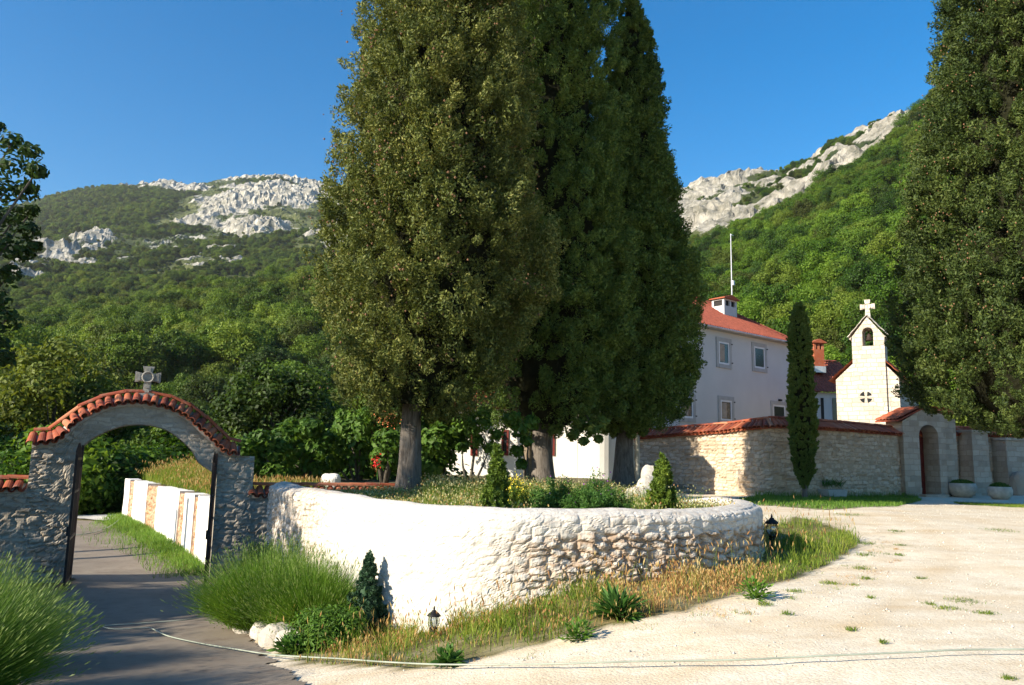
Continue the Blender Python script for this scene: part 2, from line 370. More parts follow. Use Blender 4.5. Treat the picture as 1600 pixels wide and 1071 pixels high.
def hill_mat():
    m, t, out = newmat('mountain'); g = G(t); c = g.coord()
    rk = g.n('ShaderNodeAttribute', attribute_name='rock').outputs['Fac']; gr = g.n('ShaderNodeAttribute', attribute_name='meadow').outputs['Fac']
    n1 = g.noise(c, .012, 10, .75); n2 = g.noise(c, .07, 10, .8, .4)
    v = g.n('ShaderNodeTexVoronoi', feature='DISTANCE_TO_EDGE'); v.inputs['Scale'].default_value = .05
    vv = g.n('ShaderNodeVectorMath', operation='ADD'); nn = g.n('ShaderNodeTexNoise'); nn.inputs['Scale'].default_value = .04; g.l(c, nn.inputs[0])
    s2 = g.n('ShaderNodeVectorMath', operation='SCALE'); g.l(nn.outputs['Color'], s2.inputs[0]); s2.inputs['Scale'].default_value = 30
    g.l(c, vv.inputs[0]); g.l(s2.outputs[0], vv.inputs[1]); g.l(vv.outputs[0], v.inputs[0])
    rock = g.ramp(n2, [(.34, (.10, .11, .075)), (.45, (.36, .34, .28)), (.55, (.60, .56, .48)), (.68, (.74, .70, .62))])
    rock = g.mix(g.ramp(v.outputs[0], [(0, (.6, .6, .6)), (.12, (0, 0, 0))]), rock, (.26, .25, .21))
    grass = g.ramp(n2, [(.3, (.10, .13, .035)), (.6, (.25, .25, .09)), (.8, (.38, .34, .17))])
    wood = g.ramp(n2, [(.3, (.025, .045, .012)), (.7, (.06, .09, .025))])
    rf = g.ramp(g.math('ADD', rk, g.math('MULTIPLY', g.math('SUBTRACT', n2, .5), 1.1)), [(.42, (0, 0, 0)), (.5, (1, 1, 1))])
    col = g.mix(gr, wood, grass); col = g.mix(rf, col, rock)
    g.l(g.pbr(col, .95, g.bump(n2, 1.0, 6.0)), out.inputs[0]); return m
MT['ground'] = ground_mat(); MT['drive'] = drive_mat(); MT['hill'] = hill_mat()
MT['soil'] = flat('bed_soil', (.14, .115, .06), .95, bump=.8, scale=2, var=.5)
MT['pale'] = flat('pale_concrete', (.5, .47, .42), .9)
rng = np.random.default_rng(7)

# ------------------------------------------------------------------ near ground height (thin plate spline)
GP = []
def gp(px, row, d): GP.append(tuple(at(px, row, d)))
for q in [(640, 1000, 9.9), (677, 993, 9.6), (800, 955, 9.4), (900, 928, 9.7), (1000, 905, 10.3), (1100, 885, 11.3), (1205, 855, 12.8),
          (95, 915, 15.6), (310, 915, 17.0), (190, 808, 31.3), (230, 850, 22.5), (1190, 777, 31.8), (1330, 775, 35.5), (1430, 774, 37.5), (1600, 782, 35)]: gp(*q)
GP += [(0, 0, 0), (6, 3, .08), (12, 6, .15), (-4, 4, -.22), (0, 5, -.08), (5, 9, .2), (-9, 7, -.55), (-20, 5, -.6), (-25, 20, -1.0), (-14, 40, -1.0), (0, 45, .2),
       (20, 50, .8), (-5, -10, 0), (10, -10, .2), (25, 10, .35), (30, 30, .6), (-30, 45, -1.2), (-1.2, 6.6, -.3), (-2.6, 8.2, -.5), (-4.5, 12, -.85), (3, 18, .4), (-4, 22, -.3), (-7, 12.3, -.95)]
GP = np.array(GP)
def _U(r2): return np.where(r2 > 1e-9, r2*np.log(np.maximum(r2, 1e-9)), 0)
_n = len(GP); _d = (GP[:, None, :2]-GP[None, :, :2]); _K = _U((_d**2).sum(-1))+np.eye(_n)*2.0
_P = np.c_[np.ones(_n), GP[:, :2]]
_A = np.block([[_K, _P], [_P.T, np.zeros((3, 3))]]); _w = np.linalg.solve(_A, np.r_[GP[:, 2], 0, 0, 0])
def gz(x, y):
    x = np.asarray(x, float); y = np.asarray(y, float); sh = np.broadcast(x, y).shape
    X = np.broadcast_to(x, sh).ravel(); Y = np.broadcast_to(y, sh).ravel(); r = np.zeros(len(X))
    for i in range(_n): r += _w[i]*_U((X-GP[i, 0])**2+(Y-GP[i, 1])**2)
    r += _w[_n]+_w[_n+1]*X+_w[_n+2]*Y
    return np.clip(r, -2.5, 2.0).reshape(sh)

# ------------------------------------------------------------------ gate frame, main plan points
GA = R_(24)
GO = at_z(105, 915, -1.02); GB = Basis((GO[0], GO[1]), GA)
def gate_t(t, d=0): p = GB.p(t, d, 0); return p[0], p[1]
OPW = 2.62
# front face of the curved garden wall, (x,y)
RW = np.array([(-4.55, 15.3), (-3.7, 13.6), (-2.9, 12.2), (-2.2, 11.2), (-1.5, 10.4), (-.8, 9.85), (0, 9.6), (.9, 9.75), (1.8, 10.05), (2.6, 10.5), (3.3, 11.1), (3.70, 11.9), (3.93, 12.8), (3.85, 13.7), (3.6, 14.4), (2.9, 14.9), (2.2, 15.3)])
def spline(P, n):
    P = np.asarray(P, float); d = np.r_[0, np.cumsum(np.linalg.norm(np.diff(P, axis=0), axis=1))]
    Q = []
    s = np.linspace(0, d[-1], n); i = np.clip(np.searchsorted(d, s, 'right')-1, 0, len(P)-2)
    u = (s-d[i])/(d[i+1]-d[i]); p0 = P[np.maximum(i-1, 0)]; p1 = P[i]; p2 = P[i+1]; p3 = P[np.minimum(i+2, len(P)-1)]
    u = u[:, None]
    return .5*((2*p1)+(-p0+p2)*u+(2*p0-5*p1+4*p2-p3)*u*u+(-p0+3*p1-3*p2+p3)*u**3)
RWs = spline(RW, 420)

def inpoly(x, y, poly):
    poly = np.asarray(poly); c = np.zeros(np.shape(x), bool); n = len(poly); j = n-1
    for i in range(n):
        xi, yi = poly[i]; xj, yj = poly[j]
        m = ((yi > y) != (yj > y)) & (x < (xj-xi)*(y-yi)/(yj-yi+1e-12)+xi); c ^= m; j = i
    return c
def pix_poly(pts, z=None):
    out = []
    for px, py in pts:
        zz = 0.0
        for _ in range(12):
            p = at_z(px, py, zz); zz = .5*zz+.5*float(gz(p[0], p[1]))
        out.append((p[0], p[1]))
    return np.array(out)
verge = pix_poly([(400, 985), (470, 1038), (560, 1042), (640, 1044), (740, 1030), (850, 1004), (960, 978), (1060, 955), (1150, 930), (1235, 905), (1300, 880), (1345, 850), (1320, 828), (1240, 805)])
verge = np.vstack([verge, [(5.2, 15.5), (3.0, 14.6), (0, 12), (-3.0, 13.0)]])
WING_R = [gate_t(OPW+.72), gate_t(OPW+.72+9.5)]
_t = np.gradient(RWs, axis=0); _t /= np.linalg.norm(_t, axis=1, keepdims=True); RWin = RWs+np.c_[-_t[:, 1], _t[:, 0]]*.34
bed = np.vstack([RWin, [(3.5, 18), (5.5, 24), (6.5, 38), (-2, 42), (-8, 36), gate_t(OPW+2.5, -.2), (-4.9, 16.9)]])

# ------------------------------------------------------------------ ground sheet
def grid_sheet(name, xs, ys, zf, mat, attrs=None, mask=None, **k):
    X, Y = np.meshgrid(xs, ys); Z = zf(X, Y); nx = len(xs); ny = len(ys)
    V = np.c_[X.ravel(), Y.ravel(), Z.ravel()]
    I = np.arange(nx*ny).reshape(ny, nx); q = np.c_[I[:-1, :-1].ravel(), I[:-1, 1:].ravel(), I[1:, 1:].ravel(), I[1:, :-1].ravel()]
    if mask is not None:
        mk = mask(X, Y).ravel(); q = q[mk[q].all(1)]
        used = np.unique(q); rm = -np.ones(len(V), int); rm[used] = np.arange(len(used)); q = rm[q]; V = V[used]; X = X.ravel()[used]; Y = Y.ravel()[used]
    a = {n: f(V[:, 0], V[:, 1]) for n, f in (attrs or {}).items()}
    return mesh_np(name, V, [q], mat, smooth=True, attrs=a, **k)
soil_px = [inpoly]
lawn_poly = pix_poly([(1150, 783), (1180, 790), (1290, 797), (1400, 793), (1440, 782), (1430, 774), (1190, 776)])
def soil_f(x, y):
    s = inpoly(x, y, verge).astype(float)
    u = (x+3)**2/50
    s = np.maximum(s, (y > 39).astype(float))
    # left of the drive and beyond the wall line
    dl = (x-GB.o[0])*GB.n[0]+(y-GB.o[1])*GB.n[1]
    s = np.where((dl < -.3) & (x < 3), 1.0, s)
    s = np.where((x < -6.2-.05*y) & (y > -2), 1.0, s)
    s = np.maximum(s, .8*inpoly(x, y, lawn_poly))
    e = .35*fbm(x*2.2, y*2.2, 0, 5)
    return np.clip(s*1.0+e*(s > 0)*1.0, 0, 1)
def tan_f(x, y):
    return np.clip(sstep(2.2, 4.5, x)*sstep(6.6, 4.6, y-.25*(x-3))+.9*fbm(x*.8, y*.8, 0, 9)-.25, 0, 1)
trk = spline(pix_poly([(620, 1075), (800, 1052), (1000, 1015), (1200, 965), (1330, 905), (1400, 850), (1350, 806)]), 60)
def tan_f2(x, y):
    m = (y > 3) & (x > -4) & (x < 14) & (y < 26); d = np.full(x.shape, 9.0); q = np.stack([x[m], y[m]], -1)
    if m.any(): d[m] = np.min(np.hypot(q[:, 0][:, None]-trk[None, :, 0], q[:, 1][:, None]-trk[None, :, 1]), axis=1)
    b = np.exp(-((d-.75)/.16)**2)+np.exp(-((d-.05)/.10)**2)*.6+np.exp(-((d-2.3)/.2)**2)*.7
    return np.clip(tan_f(x, y)+b*(.35+.5*fbm(x*2, y*2, 0, 95)), 0, 1)
def gz_rough(x, y):
    return gz(x, y)+.025*fbm(x*1.3, y*1.3, 0, 21)+.010*fbm(x*9, y*9, 0, 22)
xs = np.concatenate([np.linspace(-60, -16, 45), np.arange(-15.8, 16, .16), np.linspace(16.4, 62, 60)])
ys = np.concatenate([np.linspace(-30, 1, 25), np.arange(1.2, 20, .16), np.linspace(20.4, 62, 90)])
tag(grid_sheet('ground', xs, ys, gz_rough, MT['ground'], {'soil': soil_f, 'tan': tan_f2}), 'pale sunlit gravel yard with bare earth', None, None, 'structure')
# concrete driveway
g0 = gate_t(.1, 0); g1 = gate_t(OPW-.1, 0)
drv = np.array([(-3.6, 2.0), (-.6, 2.0)] + [tuple(p) for p in pix_poly([(492, 1071), (440, 1036), (385, 985), (340, 925)])] + [gate_t(OPW-.03, .1), gate_t(OPW-.03, -.6)] +
               [tuple(p) for p in pix_poly([(297, 900), (262, 872), (215, 845), (175, 825), (150, 815)])] + [(-21, 32.5), (-21.5, 27), (-13, 20)] + [gate_t(.03, -.6), gate_t(.03, .1), gate_t(-.05, 3), (-6.6, 8)])
def drv_edge(x, y): return inpoly(x+.16*fbm(x*2.5, y*2.5, 0, 31), y+.16*fbm(x*2.5, y*2.5, 0, 32), drv)
tag(grid_sheet('driveway', np.arange(-22, .2, .06), np.arange(1.9, 33, .06), lambda x, y: gz(x, y)+.022+.004*fbm(x*1.5, y*1.5), MT['drive'], mask=drv_edge), 'worn grey concrete drive running through the arched gate', None, None, 'structure')
# raised bed
BEDZ = .80
tag(grid_sheet('garden_bed', np.arange(-9, 7, .2), np.arange(9.4, 43, .2), lambda x, y: BEDZ+.05*fbm(x, y, 0, 3)+.008*np.maximum(y-12, 0), MT['soil'], mask=lambda x, y: inpoly(x, y, bed)), 'raised garden soil behind the curved white wall', None, None, 'structure')

# ------------------------------------------------------------------ hills (polar height field)
def crv(pts, h, Rr):
    a = []; e = []
    for px, row in pts:
        v = ray(px, row); a.append(math.atan2(v[0], v[1])); e.append(v[2]/math.hypot(v[0], v[1])-h/Rr)
    return np.array(a), np.array(e)
LAY = [
 (48, 0, [(-700, 800), (0, 800), (400, 790), (700, 745), (1000, 735), (1300, 745), (2300, 745)]),
 (75, 8, [(-700, 640), (0, 640), (300, 655), (560, 650), (800, 640), (1000, 640), (1200, 600), (1400, 560), (2300, 500)]),
 (150, 8, [(-700, 560), (0, 560), (200, 545), (400, 530), (560, 520), (800, 520), (1000, 510), (1200, 450), (1400, 380), (1600, 320), (2300, 250)]),
 (290, 8, [(-700, 540), (0, 515), (100, 500), (200, 486), (300, 470), (400, 452), (470, 438), (560, 430), (800, 430), (1000, 430), (1060, 410), (1090, 383), (1170, 350), (1230, 325), (1300, 280), (1370, 243), (1430, 188), (1480, 122), (1600, 60), (2300, -100)]),
 (330, 6, [(-700, 540), (0, 515), (100, 500), (200, 486), (300, 474), (400, 458), (470, 446), (560, 440), (800, 440), (1000, 440), (1060, 412), (1090, 388), (1170, 358), (1230, 335), (1300, 290), (1370, 253), (1430, 196), (1480, 130), (1600, 70), (2300, -90)]),
 (620, 2, [(-700, 470), (0, 455), (200, 450), (400, 440), (500, 425), (800, 380), (1000, 330), (1060, 303), (1100, 290), (1160, 275), (1230, 264), (1270, 248), (1295, 218), (1340, 202), (1400, 175), (1445, 168), (1480, 140), (1600, 100), (2300, 0)]),
 (950, 2, [(-700, 380), (0, 388), (200, 382), (400, 375), (500, 365), (800, 350), (1000, 340), (1060, 320), (1230, 300), (1400, 240), (2300, 120)]),
 (1750, 2, [(-700, 420), (-200, 370), (0, 330), (60, 312), (100, 301), (160, 291), (200, 286), (250, 285), (290, 290), (330, 285), (370, 278), (410, 275), (440, 275), (475, 286), (520, 297), (600, 310), (800, 330), (1100, 345), (1600, 330), (2300, 300)]),
 (2600, 0, [(-700, 520), (0, 480), (400, 470), (800, 480), (1600, 480), (2300, 480)])]
CR = [(Rr, *crv(p, h, Rr)) for Rr, h, p in LAY]
LR = np.log(np.array([c[0] for c in CR]))
def te(az, r):
    E = np.stack([np.interp(az, c[1], c[2]) for c in CR]); lr = np.log(r)
    i = np.clip(np.searchsorted(LR, lr, 'right')-1, 0, len(LR)-2); u = np.clip((lr-LR[i])/(LR[i+1]-LR[i]), 0, 1)
    ix = np.arange(E.shape[1]); return E[i, ix]*(1-u)+E[i+1, ix]*u
BL = [(455, 302, 105, 42, -.1, 1.55), (400, 345, 150, 38, -.3, .9), (330, 345, 90, 30, -.5, .85), (200, 290, 170, 7, .05, .7), (148, 380, 30, 12, 0, .8), (98, 402, 42, 10, .25, .85), (275, 392, 60, 12, 0, .55), (345, 400, 40, 9, 0, .5),
      (370, 406, 18, 7, -.4, .8), (20, 430, 50, 16, .1, .9), (305, 455, 50, 5, -.1, .5), (510, 340, 40, 50, 0, .6), (480, 370, 40, 12, -.1, .5),
      (1380, 210, 75, 22, -.55, 1.1), (1300, 255, 45, 20, -.4, 1.0), (1345, 215, 26, 16, 0, 1.2), (1230, 312, 85, 24, -.55, 1.15), (1130, 320, 80, 30, -.15, 1.05), (1170, 284, 95, 14, -.1, .85), (1100, 352, 70, 24, -.2, .9), (1340, 262, 20, 11, -.5, .95), (1440, 185, 26, 20, 0, .7)]
ML = [(300, 330, 90, 25, -.4, .7), (460, 340, 80, 50, 0, .7), (380, 440, 50, 14, 0, .9), (270, 425, 60, 14, -.25, .8), (345, 390, 80, 25, 0, .5), (1200, 330, 200, 60, -.3, .6), (470, 385, 60, 12, 0, .7)]
def blobs(px, py, L):
    r = np.zeros(px.shape)
    for bx, by, rx, ry, a, s in L:
        dx = px-bx; dy = py-by; u = (dx*math.cos(a)+dy*math.sin(a))/rx; v = (-dx*math.sin(a)+dy*math.cos(a))/ry
        r = np.maximum(r, s*np.exp(-(u*u+v*v)*.8))
    return r
def rockmask(X, Y, Z, r):
    px, py = project(np.stack([X, Y, Z], -1)); m = blobs(px, py, BL)
    nz = np.where(r > 900, fbm(X/110, Y/110, Z/60, 40, 6), fbm(X/38, Y/38, Z/22, 41, 5))
    m = m*.72+nz*1.75*sstep(.06, .3, m)+(vnoise(X/18, Y/18, Z/18, 44) > .72)*.0
    return np.clip(m, 0, 1)*(r > 300), np.clip(blobs(px, py, ML)+nz*.5-.1, 0, 1)*(r > 300)
def hillz(az, r, rough=True):
    X = r*np.sin(az); Y = r*np.cos(az); z = CAM[2]+te(az, r)*r
    a = sstep(50, 300, r)
    z = z + a*(fbm(X/55, Y/55, 0, 50, 4)*9+fbm(X/220, Y/220, 0, 55, 3)*12*sstep(500, 1200, r))*(1-.6*np.exp(-((np.log(r)-math.log(290))/.12)**2))
    return X, Y, z
naz = 900; azs = np.linspace(R_(-62), R_(62), naz)
rs = np.concatenate([np.geomspace(46, 330, 90), np.geomspace(334, 700, 110), np.geomspace(706, 1900, 170), np.geomspace(1930, 2600, 12)])
AZg, RRg = np.meshgrid(azs, rs); X, Y, Z = hillz(AZg.ravel(), RRg.ravel())
rk, md = rockmask(X, Y, Z, RRg.ravel())
rid = 1-np.abs(fbm(X/26, Y/26, Z/26, 61, 5))*2.2; rid2 = 1-np.abs(fbm(X/9, Y/9, Z/9, 66, 3))*2.2
Z = Z+rk*((rid-.4)*11+(rid2-.4)*5.0)*np.where(RRg.ravel() > 900, 1.9, 1.0)
X = X+rk*(fbm(X/20, Y/20, Z/20, 71, 3)*8); Y = Y+rk*(fbm(X/20, Y/20, Z/20, 75, 3)*8)
I = np.arange(naz*len(rs)).reshape(len(rs), naz); q = np.c_[I[:-1, :-1].ravel(), I[:-1, 1:].ravel(), I[1:, 1:].ravel(), I[1:, :-1].ravel()]
tag(mesh_np('hills', np.c_[X, Y, Z], [q], MT['hill'], smooth=False, attrs={'rock': rk, 'meadow': md}, origin=(0, 0, 0)), 'wooded mountainsides with white limestone crags', None, None, 'structure')

# ------------------------------------------------------------------ foliage generators
def unit(v): return v/(np.linalg.norm(v, axis=-1, keepdims=True)+1e-9)
def rhombi(C, A, Nn, la, lb):            # centre, long axis, approx normal, half sizes
    A = unit(A); B = unit(np.cross(A, Nn)); la = np.asarray(la).reshape(-1, 1); lb = np.asarray(lb).reshape(-1, 1)
    bend = unit(np.cross(B, A))*la*.25
    V = np.stack([C-A*la, C+B*lb+bend*.0, C+A*la-bend, C-B*lb], 1).reshape(-1, 3)
    return V, np.arange(len(V)).reshape(-1, 4)
def sph(n, r=rng): v = unit(r.normal(size=(n, 3))); return v
def cypress_crown(c, zs, rads, nclump, nleaf=120, leaf=(.10, .034), clump=(.24, .5), r=rng, seed=0, ridge=.13, skew=None, plume=True):
    zz = np.linspace(zs[0], zs[-1], 400); rr = np.interp(zz, zs, rads); cdf = np.cumsum(rr+.15); cdf /= cdf[-1]
    if plume:                             # upright plumes of foliage, each carrying many sprays
        npl = max(30, nclump//17); pz = np.interp(((np.arange(npl)+r.random(npl))/npl), cdf, zz); pth = (np.arange(npl)*2.399963+r.normal(size=npl)*.22) % (2*math.pi)
        pR = np.interp(pz, zs, rads)*(1+ridge*1.3*vnoise(pth*2.3, pz*.35, 0, seed)); inn_ = r.uniform(.66, 1.02, npl)
        pr = np.clip(.36*pR**.6, .12, .55)*r.uniform(.75, 1.25, npl); pL = pr*r.uniform(1.6, 3.2, npl)
        k = r.integers(0, npl, nclump); s = sph(nclump, r); o2 = np.c_[np.cos(pth), np.sin(pth)][k]
        s[:, 2] = np.where(r.random(nclump) < .3, np.abs(s[:, 2]), s[:, 2])
        tap = (1-.35*s[:, 2])
        R0 = np.maximum(pR*inn_-pr*.55, .02)[k]
        x = o2[:, 0]*R0+s[:, 0]*pr[k]*tap; y = o2[:, 1]*R0+s[:, 1]*pr[k]*tap; z = pz[k]+s[:, 2]*pL[k]
        cap = np.interp(z, zs, rads, left=.05, right=.02)*1.07+.06; hyp = np.hypot(x, y); f = np.minimum(1, cap/np.maximum(hyp, 1e-6)); x *= f; y *= f
        z = np.clip(z, zs[0]-.25, zs[-1]+.15); lone = (z < zs[-1]-.5) & (np.hypot(x, y) > np.interp(z, zs, rads)*1.02) & (r.random(nclump) < .85); x = np.where(lone, x*.9, x); y = np.where(lone, y*.9, y)
        cc = np.c_[c[0]+x, c[1]+y, z]; out = unit(np.c_[x, y, 0*x]+np.c_[s[:, 0], s[:, 1], 0*x]*pr[k][:, None])
    else:
        z = np.interp(r.random(nclump), cdf, zz); R0 = np.interp(z, zs, rads); th = r.random(nclump)*2*math.pi
        lump = 1+ridge*vnoise(th*3.2, z*2, 0, seed); rad = R0*lump*r.uniform(.7, 1.05, nclump)
        out = np.c_[np.cos(th), np.sin(th), 0*th]; cc = np.c_[c[0]+out[:, 0]*rad, c[1]+out[:, 1]*rad, z]
    ax = unit(out*r.uniform(.2, 1.0, (nclump, 1))+np.array([0, 0, 1.0])*r.uniform(.3, 1, (nclump, 1))+r.normal(size=(nclump, 3))*.22)
    if skew is not None: cc[:, 0] += skew(z)
    sz = r.uniform(.55, 1.35, nclump)*np.clip(np.interp(z, zs, rads)/1.2, .5, 1)
    K = nleaf; idx = np.repeat(np.arange(nclump), K)
    s = sph(nclump*K, r)*r.uniform(.62, 1.08, (nclump*K, 1))
    a = ax[idx]; b1 = unit(np.cross(a, np.array([0.1, .2, 1.0]))); b2 = np.cross(a, b1)
    lat = clump[0]*sz[idx]*(1-.35*s[:, 2]); P = cc[idx]+b1*(s[:, 0]*lat)[:, None]+b2*(s[:, 1]*lat)[:, None]+a*(s[:, 2]*clump[1]*sz[idx])[:, None]
    o = unit(b1*s[:, :1]+b2*s[:, 1:2]+a*s[:, 2:3])
    tn = unit(np.cross(o, r.normal(size=o.shape))); A = unit(a*.45+tn*.6+o*.22); Nn = unit(o+r.normal(size=o.shape)*.33)
    l = r.uniform(.5, 1.4, len(P))
    V, Fq = rhombi(P, A, Nn, leaf[0]*l, leaf[1]*l)
    return V, Fq, cc
def core(c, zs, rads, k=.78, n=28, m=40, seed=0, skew=None):
    z = np.linspace(zs[0]+.3, zs[-1]-.4, m); r = np.interp(z, zs, rads)*k; th = np.linspace(0, 2*math.pi, n, endpoint=False)
    T, Zg = np.meshgrid(th, z); Rr = r[:, None]*(1+.12*vnoise(T*3, Zg*.5, 0, seed))
    sk = skew(Zg) if skew is not None else 0
    V = np.c_[(c[0]+sk+Rr*np.cos(T)).ravel(), (c[1]+Rr*np.sin(T)).ravel(), Zg.ravel()]
    I = np.arange(n*m).reshape(m, n); I2 = np.roll(I, -1, 1)
    q = np.c_[I[:-1].ravel(), I2[:-1].ravel(), I2[1:].ravel(), I[1:].ravel()]
    return V, q
def octa(C, s):
    o = np.array([[1, 0, 0], [-1, 0, 0], [0, 1, 0], [0, -1, 0], [0, 0, 1], [0, 0, -1.]])
    V = (C[:, None]+o[None]*np.asarray(s).reshape(-1, 1, 1)).reshape(-1, 3)
    t = np.array([[0, 2, 4], [2, 1, 4], [1, 3, 4], [3, 0, 4], [2, 0, 5], [1, 2, 5], [3, 1, 5], [0, 3, 5]])
    return V, (t[None]+6*np.arange(len(C))[:, None, None]).reshape(-1, 3)
def merge(parts):                         # [(V, [faces], [mi])]
    Vs = []; Fs = []; Ms = []; b = 0
    for V, fs, ms in parts:
        Vs.append(V); Fs += [f+b for f in fs]; Ms += ms; b += len(V)
    return np.vstack(Vs), Fs, Ms
def trunk_mb(base, top, r0_, r1_, seed=0, flare=1.5, n=16, m=22):
    mb = MB(); V = []; base = np.array(base, float); top = np.array(top, float)
    H = top[2]-base[2]
    for i in range(m):
        u = i/(m-1); c = base*(1-u)+top*u+np.array([.05*math.sin(u*5+seed), .05*math.cos(u*4+seed), 0])*min(1, H/4)
        r = (r0_*(1-u)+r1_*u)*(1+(flare-1)*math.exp(-u*H/.35))
        for k in range(n):
            a = 2*math.pi*k/n; rr = r*(1+.09*float(vnoise(k*1.0 if k else n*0.0, u*H*.8, 0, seed))+.06*math.sin(3*a+seed+u*2))
            V.append(c+np.array([math.cos(a)*rr, math.sin(a)*rr, 0]))
    mb.add(V, [(i*n+k, i*n+(k+1) % n, (i+1)*n+(k+1) % n, (i+1)*n+k) for i in range(m-1) for k in range(n)]+[tuple((m-1)*n+k for k in range(n))])
    return mb
def cypress(name, px, row, d, crown_pts, label, cat, mat, nclump, trunk_r, group=None, nleaf=110, cones=0, leaf=(.10, .034), clump=(.24, .5), seed=0, trunk_top=None, plume=True, cx=None):
    """crown_pts: list of (row, half-width px) along the axis"""
    b = at(px, row, d); th = thing(name, b, label, cat, group)
    zs = []; rad = []
    for rw, hw in crown_pts:
        zs.append(at(px, rw, d)[2]); rad.append(hw*d/F)
    o = np.argsort(zs); zs = np.array(zs)[o]; rad = np.array(rad)[o]
    dx = (0 if cx is None else (cx-px)*d/F)
    zt = zs[0]
    skew = (lambda z: dx*sstep(zt-1, zt+3, z)) if cx is not None else None
    V, Fq, cc = cypress_crown((b[0], b[1]), zs, rad, nclump, nleaf, leaf, clump, rng, seed, skew=skew, plume=plume)
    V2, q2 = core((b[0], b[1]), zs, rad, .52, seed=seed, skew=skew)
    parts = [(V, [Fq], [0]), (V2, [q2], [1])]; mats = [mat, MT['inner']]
    if cones:
        pick = cc[rng.integers(0, len(cc), cones)]; k = 5
        C = (pick[:, None]+rng.normal(size=(cones, k, 3))*.16).reshape(-1, 3); oo = unit(C-np.array([b[0], b[1], 0])*[1, 1, 0]-C*[0, 0, 1]); C = C+oo*.22
        V3, t3 = octa(C, rng.uniform(.018, .034, len(C))); parts.append((V3, [t3], [2])); mats.append(MT['cone'])
    V, Fs, Ms = merge(parts); mesh_np('crown', V, Fs, mats, th, mi=Ms)
    zc = zs[0]+(1.8 if trunk_top is None else trunk_top)
    trunk_mb(b-np.array([0, 0, .15]), (b[0]+dx*.4, b[1], zc), trunk_r, trunk_r*.7, seed).build('trunk', MT['bark'], th, smooth=True)
    return th
def leafy_crown(blobsC, blobR, nper, leaf, r, up_bias=.35, flat_=.8, shape='rh'):
    n = len(blobsC); idx = np.repeat(np.arange(n), nper); s = sph(n*nper, r); s[:, 2] = np.where(r.random(len(s)) < up_bias, np.abs(s[:, 2]), s[:, 2])
    rad = blobR[idx][:, None]*r.uniform(.55, 1.08, (len(s), 1)); P = blobsC[idx]+s*rad*np.array([1, 1, flat_])
    Nn = unit(s+r.normal(size=s.shape)*.42+np.array([0, 0, .25])); A = unit(np.cross(Nn, r.normal(size=s.shape)))
    l = r.uniform(.65, 1.35, len(P))
    return rhombi(P, A, Nn, leaf[0]*l, leaf[1]*l)
def broad_tree_meshes(r, H=7.5, W=3.6, nb=42, nper=80, leaf=(.26, .17), mat=None, low=.25, tr=.16, seed=0):
    """crown arrays + trunk MB in local coords, base at 0"""
    C = []; Rb = []
    for i in range(nb):
        v = unit(r.normal(size=3)); v[2] = abs(v[2])*1.0 if r.random() < .72 else v[2]
        k = r.uniform(.5, 1.0); zc = H*(low+(1-low)*.5)
        C.append([v[0]*W*k*.82, v[1]*W*k*.82, zc+v[2]*H*(1-low)*.46*k]); Rb.append(r.uniform(.2, .42)*W*.8)
    C = np.array(C); Rb = np.array(Rb); V, q = leafy_crown(C, Rb, nper, leaf, r)
    mb = MB(); mb.tube([(0, 0, -.5), (.1*W*.2, 0, H*.25), (0, .05*W, H*.55), (0, 0, H*.8)], [tr*1.3, tr, tr*.7, tr*.2], 8)
    for i in range(0, nb, 4):
        c = C[i]; z0 = H*r.uniform(.25, .55); mb.tube([(0, 0, z0), (c[0]*.5, c[1]*.5, (z0+c[2])*.5+.2), tuple(c)], [tr*.45, tr*.28, tr*.08], 5)
    return V, q, mb

# ------------------------------------------------------------------ woodland behind
kinds = []
wood_mats = [MT['oak'], MT['oak2']]
for k in range(6):
    r = np.random.default_rng(100+k)
    H, W = [(8.0, 3.9), (9.5, 3.7), (7.0, 4.3), (8.5, 4.0), (10, 4.1), (7.5, 3.6)][k]
    kinds.append(broad_tree_meshes(r, H, W, [52, 56, 54, 48, 60, 46][k], 210, (.125, .08), low=.12, seed=k))
def place_proto(k, name, loc, rz, label, cat, group, s=1.0, m=0):
    t = thing(name, loc, label, cat, group, rz); t.scale = (s, s, s)
    c = mesh_np('crown', kinds[k][0], [kinds[k][1]], wood_mats[m], t, local=True)
    mb = kinds[k][2]; mb.build('trunk', MT['bark2'], t, smooth=True, local=True)
    return t
def copy_tree(src, loc, rz, s, label=None, group=None):
    c = src.copy(); COL.objects.link(c); c.location = loc; c.rotation_euler = (0, 0, rz); c.scale = (s, s, s)
    if label: c['label'] = label
    if group: c['group'] = group
    for ch in src.children:
        d = ch.copy(); COL.objects.link(d); d.parent = c
    return c
protos = {}
LBL = {0: 'broad-leaved green tree in the wood on the slope behind the gate and garden', 1: 'bright green tree in the wood on the steep hillside behind the house'}
GRP = {0: 'trees of the wood behind the gate', 1: 'trees of the wood behind the house'}
r = np.random.default_rng(11)
near_pts = []
def hz1(az, rr):
    x, y, z = hillz(np.array([az]), np.array([float(rr)])); return x[0], y[0], z[0]
